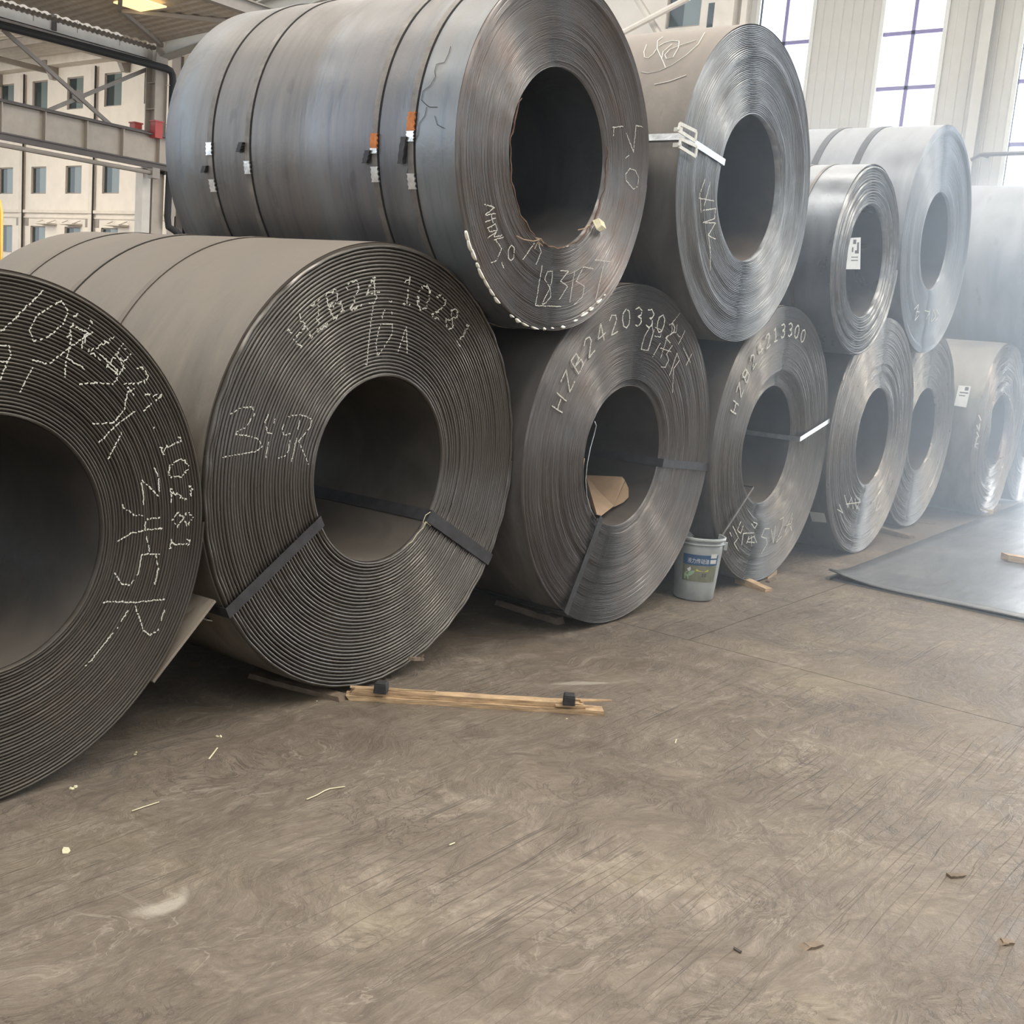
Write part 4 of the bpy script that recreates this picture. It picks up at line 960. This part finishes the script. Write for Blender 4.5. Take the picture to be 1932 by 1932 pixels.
e = empty('steel_sheet', (0, 0, 0)); tag(e, 'flat blue-grey steel sheet lying on the floor along the coil row', 'steel sheet')
o = link('sheet', mesh_np('sheet', np.array(V), np.stack([a, a+nx, a+nx+1, a+1], -1)), e, M['plate']); md = o.modifiers.new('thick', 'SOLIDIFY'); md.thickness = .012; md.offset = -1
o = MB(); 
for (p, q_) in ((A, B), (B, Cc), (Cc, D), (D, A)): o.bar((p[0]*.995+.06, p[1]-.03, .005), (q_[0]*.995+.03, q_[1], .005), .03, .010)
o.build('lower_sheet_edge', M['plate'], e)
P = at(1897, 1056, 'Z', .03); m = MB()
m.hexa([(P[0], P[1]-.02, .022), (P[0]+.05, P[1]+.05, .022), (P[0]+.05, P[1]+.05, .075), (P[0], P[1]-.02, .07)][::-1], [(P[0]+.1, P[1]-.75, .022), (P[0]+.18, P[1]-.75, .022), (P[0]+.18, P[1]-.75, .075), (P[0]+.1, P[1]-.75, .07)][::-1])
prop('timber_batten', m, M['wood'], 'short timber batten lying on the flat steel sheet', 'batten', 'loose timber on the floor')

# ------------------------------------------------------------------ split timbers with black blocks
def rough_beam(a, b, w, h, seed, taper=0., z=0., n=14):
    """weathered sawn timber with uneven edges along its length"""
    rr = random.Random(seed); a = np.array(a+(0,), float); b = np.array(b+(0,), float); d = b-a; L = np.linalg.norm(d); d /= L; r = np.array([-d[1], d[0], 0])
    m = MB(); V = []
    for i in range(n):
        u = i/(n-1); p = a+d*L*u; ww = w*(1-taper*u)*(1+rr.uniform(-.06, .06)); hh = h*(1+rr.uniform(-.07, .07))*(1-taper*.5*u); sd = rr.uniform(-.003, .003)
        e_ = d*rr.uniform(-.02, .02) if i in (0, n-1) else d*0
        for s_, zz in ((-1, 0), (1, 0), (1, hh), (.1, hh*1.04), (-1, hh*.97)):
            V.append(p+r*(s_*ww/2+sd)+e_*(1 if zz else 0)+np.array([0, 0, zz+z]))
    Fs = []
    for i in range(n-1):
        for j in range(5): Fs.append((i*5+j, i*5+(j+1) % 5, (i+1)*5+(j+1) % 5, (i+1)*5+j))
    Fs += [(4, 3, 2, 1, 0), tuple((n-1)*5+j for j in range(5))]
    return m.add(V, Fs)
wa, wb = at(658, 1322, 'Z', 0), at(1140, 1352, 'Z', 0)
dr = (wb-wa)[:2]; dr /= np.linalg.norm(dr); nr = np.array([-dr[1], dr[0]]); nr = nr if nr[1] > 0 else -nr
pa, pb = wa[:2]+nr*.035, wb[:2]+nr*.035
e = empty('split_timber', (pa[0], pa[1], 0)); tag(e, 'long pale split timber on the floor in front of the large coil', 'timber', 'loose timber on the floor')
def rel(mb, name, mat, smooth=False):
    o = mb.build(name, mat, e, smooth); o.data.transform(Matrix.Translation((-e.location[0], -e.location[1], 0))); return o
rel(rough_beam(tuple(pa), tuple(pb), .062, .020, 4), 'lower_board', M['wood'])
rel(rough_beam(tuple(pa+nr*.004), tuple(wa[:2]+dr*.95+nr*.042), .050, .020, 5, .0, .0215), 'upper_board', M['wood'])
rr = random.Random(3)
for s0, ln, off, z in ((0, .18, .03, .043), (.02, .32, .02, .043), (.80, .14, .0, .03), (.86, .17, .05, .042), (.78, .1, .06, .03), (.9, .13, .03, .044)):
    p = pa+dr*s0*1.03+nr*(off-.03); q2 = p+dr*ln+nr*rr.uniform(-.015, .015)
    m = MB(); c = lambda pp, zz, w_: [(*(pp-nr*w_), zz), (*(pp+nr*w_), zz), (*(pp+nr*w_), zz+.006), (*(pp-nr*w_), zz+.006)]
    m.hexa(c(p, z, .008), c(q2, z+rr.uniform(0, .012), .002)); rel(m, 'splinter', M['wood'])
def rubber_block(px, py, s, rz, lab, z):
    P = at(px, py, 'Z', z); e2 = empty('rubber_block', (P[0], P[1], z), rz); tag(e2, lab, 'block', 'black blocks on the split timber')
    m = MB(); h = s/2; k2 = .94
    m.hexa([(-h, -h, 0), (h, -h, 0), (h, h, 0), (-h, h, 0)], [(-h*k2, -h*k2, s*.72), (h*k2, -h*k2, s*.72), (h*k2, h*k2, s*.72), (-h*k2, h*k2, s*.72)])
    m.hexa([(-h*k2, -h*k2, s*.72), (h*k2, -h*k2, s*.72), (h*k2, h*k2, s*.72), (-h*k2, h*k2, s*.72)], [(-h*.8, -h*.8, s*.86), (h*.8, -h*.8, s*.86), (h*.8, h*.8, s*.86), (-h*.8, h*.8, s*.86)])
    o = m.build('block', M['rubber'], e2); b_ = o.modifiers.new('bevel', 'BEVEL'); b_.width = .003; b_.segments = 2
rubber_block(719, 1306, .052, .5, 'black block standing on the timber near the large coil', .040)
rubber_block(1073, 1328, .050, .62, 'black block standing on the splintered outer end of the timber', .040)
a, b = at(478, 1276, 'Z', 0), at(648, 1322, 'Z', 0)
m = rough_beam(tuple(a[:2]), tuple(b[:2]), .07, .022, 8, .2); prop('timber_skid', m, M['wood_d'], 'dusty timber skid squeezed under the large front coil', 'timber', 'timber skids under the coils')
a, b = at(940, 1140, 'Z', 0), at(1058, 1178, 'Z', 0)
m = rough_beam(tuple(a[:2]), tuple(b[:2]), .06, .035, 9); prop('timber_skid', m, M['wood_d'], 'dark timber skid beside the foot of the cardboard-filled coil', 'timber', 'timber skids under the coils')
m = MB(); m.tube([at(1003, 1141, 'Z', .03), at(1030, 1152, 'Z', .05), at(1048, 1160, 'Z', .02)], .006, 6); prop('strap_end', m, M['strap_bright'], 'loose curled strap end on the dark timber skid', 'strap')
def wedge(p0, p1, w, h0, h1, lab, mat='wood', nm='timber_wedge', grp='timber wedges by the coils'):
    a, b = at(*p0, 'Z', 0)[:2], at(*p1, 'Z', 0)[:2]; d = (b-a)/np.linalg.norm(b-a); r = np.array([-d[1], d[0]])
    m = MB(); rr = random.Random(int(p0[0])); V = []; n = 8
    for i in range(n):
        u = i/(n-1); p = a+(b-a)*u; h = h0+(h1-h0)*u; ww = w*(1-.15*u)*(1+rr.uniform(-.08, .08))
        for s_, z in ((-1, 0), (1, 0), (.9, h), (0, h*(1+rr.uniform(-.05, .12))), (-.9, h)): V.append((*(p+r*s_*ww/2), z))
    Fs = [(i*5+j, i*5+(j+1) % 5, (i+1)*5+(j+1) % 5, (i+1)*5+j) for i in range(n-1) for j in range(5)]+[(4, 3, 2, 1, 0), tuple((n-1)*5+j for j in range(5))]
    m.add(V, Fs); prop(nm, m, M[mat], lab, 'wedge', grp)
wedge((1393, 1099), (1450, 1117), .075, .05, .022, 'pale timber wedge under the hollowed coil, beside the bucket')
wedge((1444, 1092), (1462, 1082), .035, .012, .03, 'small reddish wood chip beyond the pale wedge', 'card')
wedge((1448, 1099), (1461, 1093), .03, .012, .012, 'flat brown wood chip next to the pale wedge', 'wood_d')
wedge((1640, 998), (1720, 1017), .09, .05, .03, 'brown timber wedge at the foot of the stickered coil', 'wood_d')
wedge((1700, 982), (1763, 989), .06, .03, .014, 'thin dark timber strip between two far coils', 'wood_d')
wedge((1838, 972), (1868, 972), .10, .07, .06, 'pale block wedged under the crumpled far coil', 'wood')
wedge((1866, 966), (1880, 964), .10, .08, .08, 'dusty block behind the pale one at the crumpled far coil', 'wood_d')
# white strap tail seen between the two front coils
P = [at(385, 1168, 'Y', 3.2), at(397, 1170, 'Y', 3.2), at(411, 1174, 'Y', 3.2)]
m = MB(); m.bar(P[0], P[1], .03, .004); m.bar(P[1], P[2], .03, .004); prop('strap_end', m, M['tape'], 'short white strap end sticking out between the two front coils', 'strap')
# bits of strip sticking out under the large front coil
m = MB(); m.bar(at(776, 1243, 'Y', 3.02), at(795, 1243, 'Y', 3.04), .03, .012); m.bar(at(793, 1246, 'Y', 3.02), at(799, 1235, 'Y', 3.02), .006, .006); prop('wood_chip', m, M['wood_d'], 'small chip clinging to the lower right rim of the large coil', 'chip')

# ------------------------------------------------------------------ cardboard rolled into a bore
Rb, cx, cz = .372, b3['x'], b3['z']
m = MB(); V = []; Fs = []; n = 16; yf = b3['y']+.02
T0, T1_ = math.radians(180), math.radians(262)
for i in range(n):
    a = T0+(T1_-T0)*i/(n-1); q_ = Rb-.028-.05*math.sin(PI*i/(n-1))*0
    for yy in (yf+.02+.05*i/(n-1), yf+.62-.25*(i/(n-1))): V.append((cx+q_*math.cos(a), yy, cz+q_*math.sin(a)))
for i in range(n-1): Fs.append((i*2, i*2+1, i*2+3, i*2+2))
e = empty('cardboard_sheet', (cx, yf, cz-Rb)); tag(e, 'brown cardboard sheet curled inside the bore of a bottom row coil', 'cardboard')
m.add(V, Fs); o = m.build('sheet', M['card'], e, smooth=True); o.data.transform(Matrix.Translation(-e.location)); o.modifiers.new('t', 'SOLIDIFY').thickness = .005
def bore_pt(px, py, c=b3, R_=None):
    """sight line meets the bore wall"""
    d = (px-966)/F*CR-(py-966)/F*CU+CF; R_ = R_ or c['r']-.02
    ox, oz = CO[0]-c['x'], CO[2]-c['z']; A = d[0]**2+d[2]**2; B = 2*(ox*d[0]+oz*d[2]); C_ = ox*ox+oz*oz-R_*R_
    t = (-B+math.sqrt(max(B*B-4*A*C_, 0)))/(2*A); return CO+t*d
P = [bore_pt(*q_, R_=.33) for q_ in ((1105, 898), (1174, 901), (1179, 907), (1158, 955), (1128, 978), (1112, 950))]
ctr = sum(P)/len(P)
m = MB(); V = [tuple(p) for p in P]; V2 = [tuple(p+np.array([.004, .004, .004])) for p in P]; k6 = len(P)
m.add(V+V2, [tuple(range(k6)), tuple(range(k6, 2*k6))[::-1]]+[(i, (i+1) % k6, k6+(i+1) % k6, k6+i) for i in range(k6)])
o = m.build('flap', M['card'], e); o.data.transform(Matrix.Translation(-e.location))
P = [bore_pt(*q_, R_=.35) for q_ in ((1180, 909), (1186, 922), (1186, 938), (1176, 948), (1158, 957), (1166, 934))]
k6 = len(P); m = MB(); m.add([tuple(p) for p in P]+[tuple(p+np.array([.004, .004, .004])) for p in P], [tuple(range(k6)), tuple(range(k6, 2*k6))[::-1]]+[(i, (i+1) % k6, k6+(i+1) % k6, k6+i) for i in range(k6)])
o = m.build('flap', M['card'], e); o.data.transform(Matrix.Translation(-e.location))

# ------------------------------------------------------------------ bucket
t = NT('translucent_plastic'); f = t.noise(t.coords(), 9, 4, .6)
M['plastic'] = t.out(t.ramp(f, [(.3, (.40, .44, .45)), (.7, (.58, .62, .62))]), .35, 0.)
t.b.inputs['Transmission Weight'].default_value = .25
M['blue'] = plain('blue_label', (.035, .10, .22), .5, 0, .1, 20, 0)
M['olive'] = plain('olive_label', (.20, .21, .15), .5, 0, .25, 14, 0)
M['green'] = plain('green_print', (.34, .52, .33), .6, 0, .1, 20, 0)
M['lime'] = plain('yellow_print', (.55, .55, .10), .6, 0, .1, 20, 0)
M['white'] = plain('white_print', (.80, .82, .84), .6, 0, .03, 20, 0)
bc = at(1309, 1131, 'Z', 0); bx, by = bc[0]+.045, bc[1]+.03
e = empty('plastic_bucket', (bx, by, 0)); tag(e, 'open translucent white plastic bucket with blue label between two coils', 'bucket')
r0, r1, Hb = .118, .148, .385
br = lambda z: r0+(r1-r0)*z/Hb
def lathe(prof, n=64):
    m = MB(); V = []; k_ = len(prof)
    for i in range(n):
        a = 2*PI*i/n; V += [(r_*math.cos(a), r_*math.sin(a), z) for r_, z in prof]
    return m.add(V, [(i*k_+j, ((i+1) % n)*k_+j, ((i+1) % n)*k_+j+1, i*k_+j+1) for i in range(n) for j in range(k_-1)])
lathe([(.001, .004), (r0-.006, .004), (r0, .012), (br(.1), .1), (br(.2), .2), (br(.3), .3), (br(Hb), Hb), (br(Hb)-.003, Hb), (br(.2)-.003, .2), (r0-.003, .015), (.001, .012)]).build('shell', M['plastic'], e, smooth=True)
lathe([(br(.345), .345), (r1+.008, .347), (r1+.008, .352), (br(.352), .354), (br(.366), .366), (r1+.009, .368), (r1+.009, Hb), (r1+.002, Hb+.004), (r1-.004, Hb)]).build('rim', M['plastic'], e, smooth=True)
m = MB(); m.box((r1*.6, -r1*.95, .33), (r1*.6+.03, -r1*.95+.02, .37)); 
va = math.atan2(-by, -bx)      # direction from the bucket to the camera
hl = []
for i in range(24):
    u = i/23; a = va+PI/2+u*PI; hl.append(((r1+.012)*math.cos(a), (r1+.012)*math.sin(a), .355-.02*math.sin(PI*u)))
MB().tube(hl, .0035, 6).build('handle', M['plastic'], e, smooth=True)
for s_ in (-1, 1):
    a = va+s_*PI/2; m = MB(); m.bar((r1*math.cos(a), r1*math.sin(a), .335), ((r1+.02)*math.cos(a), (r1+.02)*math.sin(a), .335), .03, .045); m.build('handle_lug', M['plastic'], e)
def wrap_rect(a0, a1, z0, z1, lift, mat, name, par, n=14):
    m = MB(); V = []; Fs = []
    for i in range(n):
        a = va+a0+(a1-a0)*i/(n-1)
        for z in (z0, z1):
            for l_ in (lift, lift+.0012): V.append(((br(z)+l_)*math.cos(a), (br(z)+l_)*math.sin(a), z))
    for i in range(n-1):
        q_ = i*4; Fs += [(q_+1, q_+5, q_+7, q_+3), (q_+2, q_+3, q_+7, q_+6), (q_, q_+4, q_+5, q_+1)]
    m.add(V, Fs); return m.build(name, mat, par)
LB = -.62; LE = 1.0
lab = wrap_rect(LB, LE, .225, .288, .001, M['blue'], 'blue_label', e)
lab2 = wrap_rect(LB, LE, .125, .222, .001, M['olive'], 'lower_label', e)
wrap_rect(LE-.42, LE-.10, .272, .298, .0025, M['paper'], 'sticker', lab, 5); wrap_rect(LE-.42, LE-.10, .238, .262, .0025, M['paper'], 'sticker', lab, 5)
def bucket_poly(pts, mat, name, par, lift=.0024):
    """pts: (angle from facing, height)"""
    V = [((br(z)+lift)*math.cos(va+a), (br(z)+lift)*math.sin(va+a), z) for a, z in pts]; V2 = [(x*1.004, y*1.004, z) for x, y, z in V]; k_ = len(V)
    m = MB(); m.add(V+V2, [tuple(range(k_)), tuple(range(k_, 2*k_))]+[(i, (i+1) % k_, k_+(i+1) % k_, k_+i) for i in range(k_)]); return m.build(name, mat, par)
# leaping green animal emblem
bucket_poly([(a+.28, z) for a, z in [(-.78, .135), (-.74, .135), (-.72, .155), (-.66, .150), (-.62, .135), (-.58, .135), (-.58, .155), (-.50, .160), (-.42, .168), (-.34, .182), (-.34, .192), (-.44, .190), (-.50, .185), (-.60, .185), (-.72, .180), (-.80, .165)]], M['green'], 'emblem', lab2)
bucket_poly([(a+.28, z) for a, z in [(-.64, .186), (-.54, .186), (-.50, .200), (-.54, .214), (-.60, .205), (-.68, .200)]], M['white'], 'emblem', lab2)
bucket_poly([(-.0, .190), (.14, .190), (.28, .190), (.42, .190), (.55, .190), (.55, .203), (.42, .203), (.28, .203), (.14, .203), (.0, .203)], M['lime'], 'print_mark', lab2)
for a in (.28, .40):
    for z in (.158, .166, .174): bucket_poly([(a, z), (a+.09, z), (a+.09, z+.003), (a, z+.003)], M['print'], 'print_mark', lab2)
    bucket_poly([(a, .158), (a+.025, .158), (a+.025, .177), (a, .177)], M['print'], 'print_mark', lab2)
cu = bpy.data.curves.new('label_text', 'FONT'); cu.body = '\u6db2\u529b\u4f20\u52a8\u6cb9'; cu.size = .032; cu.resolution_u = 2
to = bpy.data.objects.new('label_text', cu); COL.objects.link(to)
bpy.context.view_layer.update(); dg = bpy.context.evaluated_depsgraph_get()
me = bpy.data.meshes.new_from_object(to.evaluated_get(dg)); COL.objects.unlink(to); bpy.data.objects.remove(to)
if len(me.vertices):
    co = np.empty(len(me.vertices)*3); me.vertices.foreach_get('co', co); co = co.reshape(-1, 3)
    x0, x1 = co[:, 0].min(), co[:, 0].max(); aa = va+LB+.22+(co[:, 0]-x0)/(x1-x0)*(LE-.48-LB-.22); zz = .236+(co[:, 1]-co[:, 1].min())*1.05
    rr_ = br(zz)+.0028; me.vertices.foreach_set('co', np.stack([rr_*np.cos(aa), rr_*np.sin(aa), zz], -1).ravel()); me.update()
    me.materials.clear(); link('label_text', me, lab, M['white'])

# ------------------------------------------------------------------ litter on the floor
def crumb(px, py, s, lab, seed, parts=3, mat='crumb'):
    P = at(px, py, 'Z', 0); rr = random.Random(seed); m = MB()
    for k_ in range(parts):
        c = np.array([P[0]+rr.uniform(-s, s)*.8, P[1]+rr.uniform(-s, s)*.8, s*.35]); V = []; n = 6
        for i in range(n):
            a = 2*PI*i/n; q_ = s*rr.uniform(.35, .7); V.append((c[0]+q_*math.cos(a), c[1]+q_*math.sin(a), .001)); 
        for i in range(n):
            a = 2*PI*i/n+.3; q_ = s*rr.uniform(.2, .5); V.append((c[0]+q_*math.cos(a), c[1]+q_*math.sin(a), c[2]*rr.uniform(.7, 1.6)))
        m.add(V, [tuple(range(n))[::-1], tuple(range(n, 2*n))]+[(i, (i+1) % n, n+(i+1) % n, n+i) for i in range(n)])
    prop('crumb', m, M[mat], lab, 'crumb', 'pale crumbs on the floor')
crumb(140, 1488, .012, 'crumbly pale lump on the floor below the leftmost coil', 1, 4)
crumb(256, 1422, .009, 'tiny pale crumb on the floor right of the lump', 2, 2)
crumb(412, 1390, .011, 'small pale crumb on the floor above the thin stick', 3, 2)
crumb(597, 1322, .007, 'tiny white crumb beside the end of the dusty skid', 4, 1)
crumb(1070, 1357, .007, 'tiny pale crumb in front of the split timber', 5, 1)
P = [at(a, b, 'Z', .001) for a, b in ((117, 1605), (120, 1599), (130, 1600), (133, 1606), (128, 1611), (118, 1611))]
m = MB(); m.add([tuple(p) for p in P]+[(p[0], p[1], .003) for p in P], [tuple(range(6))[::-1], tuple(range(6, 12))]+[(i, (i+1) % 6, 6+(i+1) % 6, 6+i) for i in range(6)])
prop('paper_scrap', m, M['crumb'], 'flat yellowish scrap lying alone on the lower left floor', 'scrap')
def twig(pts, lab, r_=.0022, mat='crumb'):
    m = MB(); m.tube([at(a, b, 'Z', .004) for a, b in pts], r_, 5); prop('thin_stick', m, M[mat], lab, 'stick', 'thin sticks on the floor')
twig([(394, 1432), (402, 1422), (410, 1411)], 'short dark-shadowed stick below the small pale crumb', .0025)
twig([(579, 1508), (598, 1500), (612, 1492), (622, 1488), (651, 1484)], 'long forked pale stick on the middle left floor', .002)
twig([(249, 1530), (272, 1522), (300, 1513)], 'thin pale straw on the floor left of the forked stick', .0018)
twig([(848, 1594), (858, 1590)], 'short pale straw on the middle floor', .002)
twig([(1274, 1402), (1276, 1395)], 'tiny upright sliver on the floor right of the timber', .002)
twig([(1385, 1868-80), (1398, 1796)], 'dark stub lying across a wheel track at the lower middle', .004, 'steel_dark')
for i, (a, b, ln) in enumerate(((1515, 1790, 30), (1790, 1655, 34), (1885, 1778, 20))):
    p = at(a, b, 'Z', 0); m = rough_beam((p[0], p[1]), (p[0]+.06-.02*i, p[1]-.03), .025, .008, 20+i, .3, 0, 6)
    prop('wood_chip', m, M['wood_d'], ('dark chip on the floor, the longest at lower right', 'flat dark chip on the floor at the far right', 'smallest dark chip near the right frame edge')[i], 'chip', 'dark chips on the floor')

# ------------------------------------------------------------------ dusty air lit by the end wall's windows and an unseen gate added for light
t = NT('dust_haze'); t.t.nodes.remove(t.b)
P = t.n('ShaderNodeTexCoord').outputs['Object']; sep = t.n('ShaderNodeSeparateXYZ'); t.l(P, sep.inputs[0])
gx = t.ramp(t.math('DIVIDE', t.math('SUBTRACT', sep.outputs[0], 2.6), 16.), [(0., 0.), (.22, .45), (.5, 1.), (.72, 1.), (.9, 0.)], 'EASE')
gz = t.ramp(t.math('DIVIDE', sep.outputs[2], 9.), [(.27, 1.), (.42, 0.)])
gy = t.ramp(t.math('DIVIDE', sep.outputs[1], 7.), [(.55, 1.), (.95, 0.)])
vsn = t.n('ShaderNodeVolumeScatter'); vsn.inputs['Color'].default_value = (.74, .86, 1, 1); vsn.inputs['Anisotropy'].default_value = .55
t.l(t.math('MULTIPLY', t.math('MULTIPLY', t.math('MULTIPLY', gx, gy), gz), .085), vsn.inputs['Density'])
t.l(vsn.outputs[0], t.t.nodes['Material Output'].inputs['Volume'])
m = MB(); m.box((2.6, -13.5, .005), (18.6, 6.8, 5.2)); hz = tag(m.build('dust_haze', t.m), 'pale dusty haze hanging in the air toward the tall windows', 'haze', kind='stuff')
t.m.cycles.volume_step_rate = 8 if hasattr(t.m.cycles, 'volume_step_rate') else 1
sc.cycles.volume_step_rate = 4; sc.cycles.volume_max_steps = 64
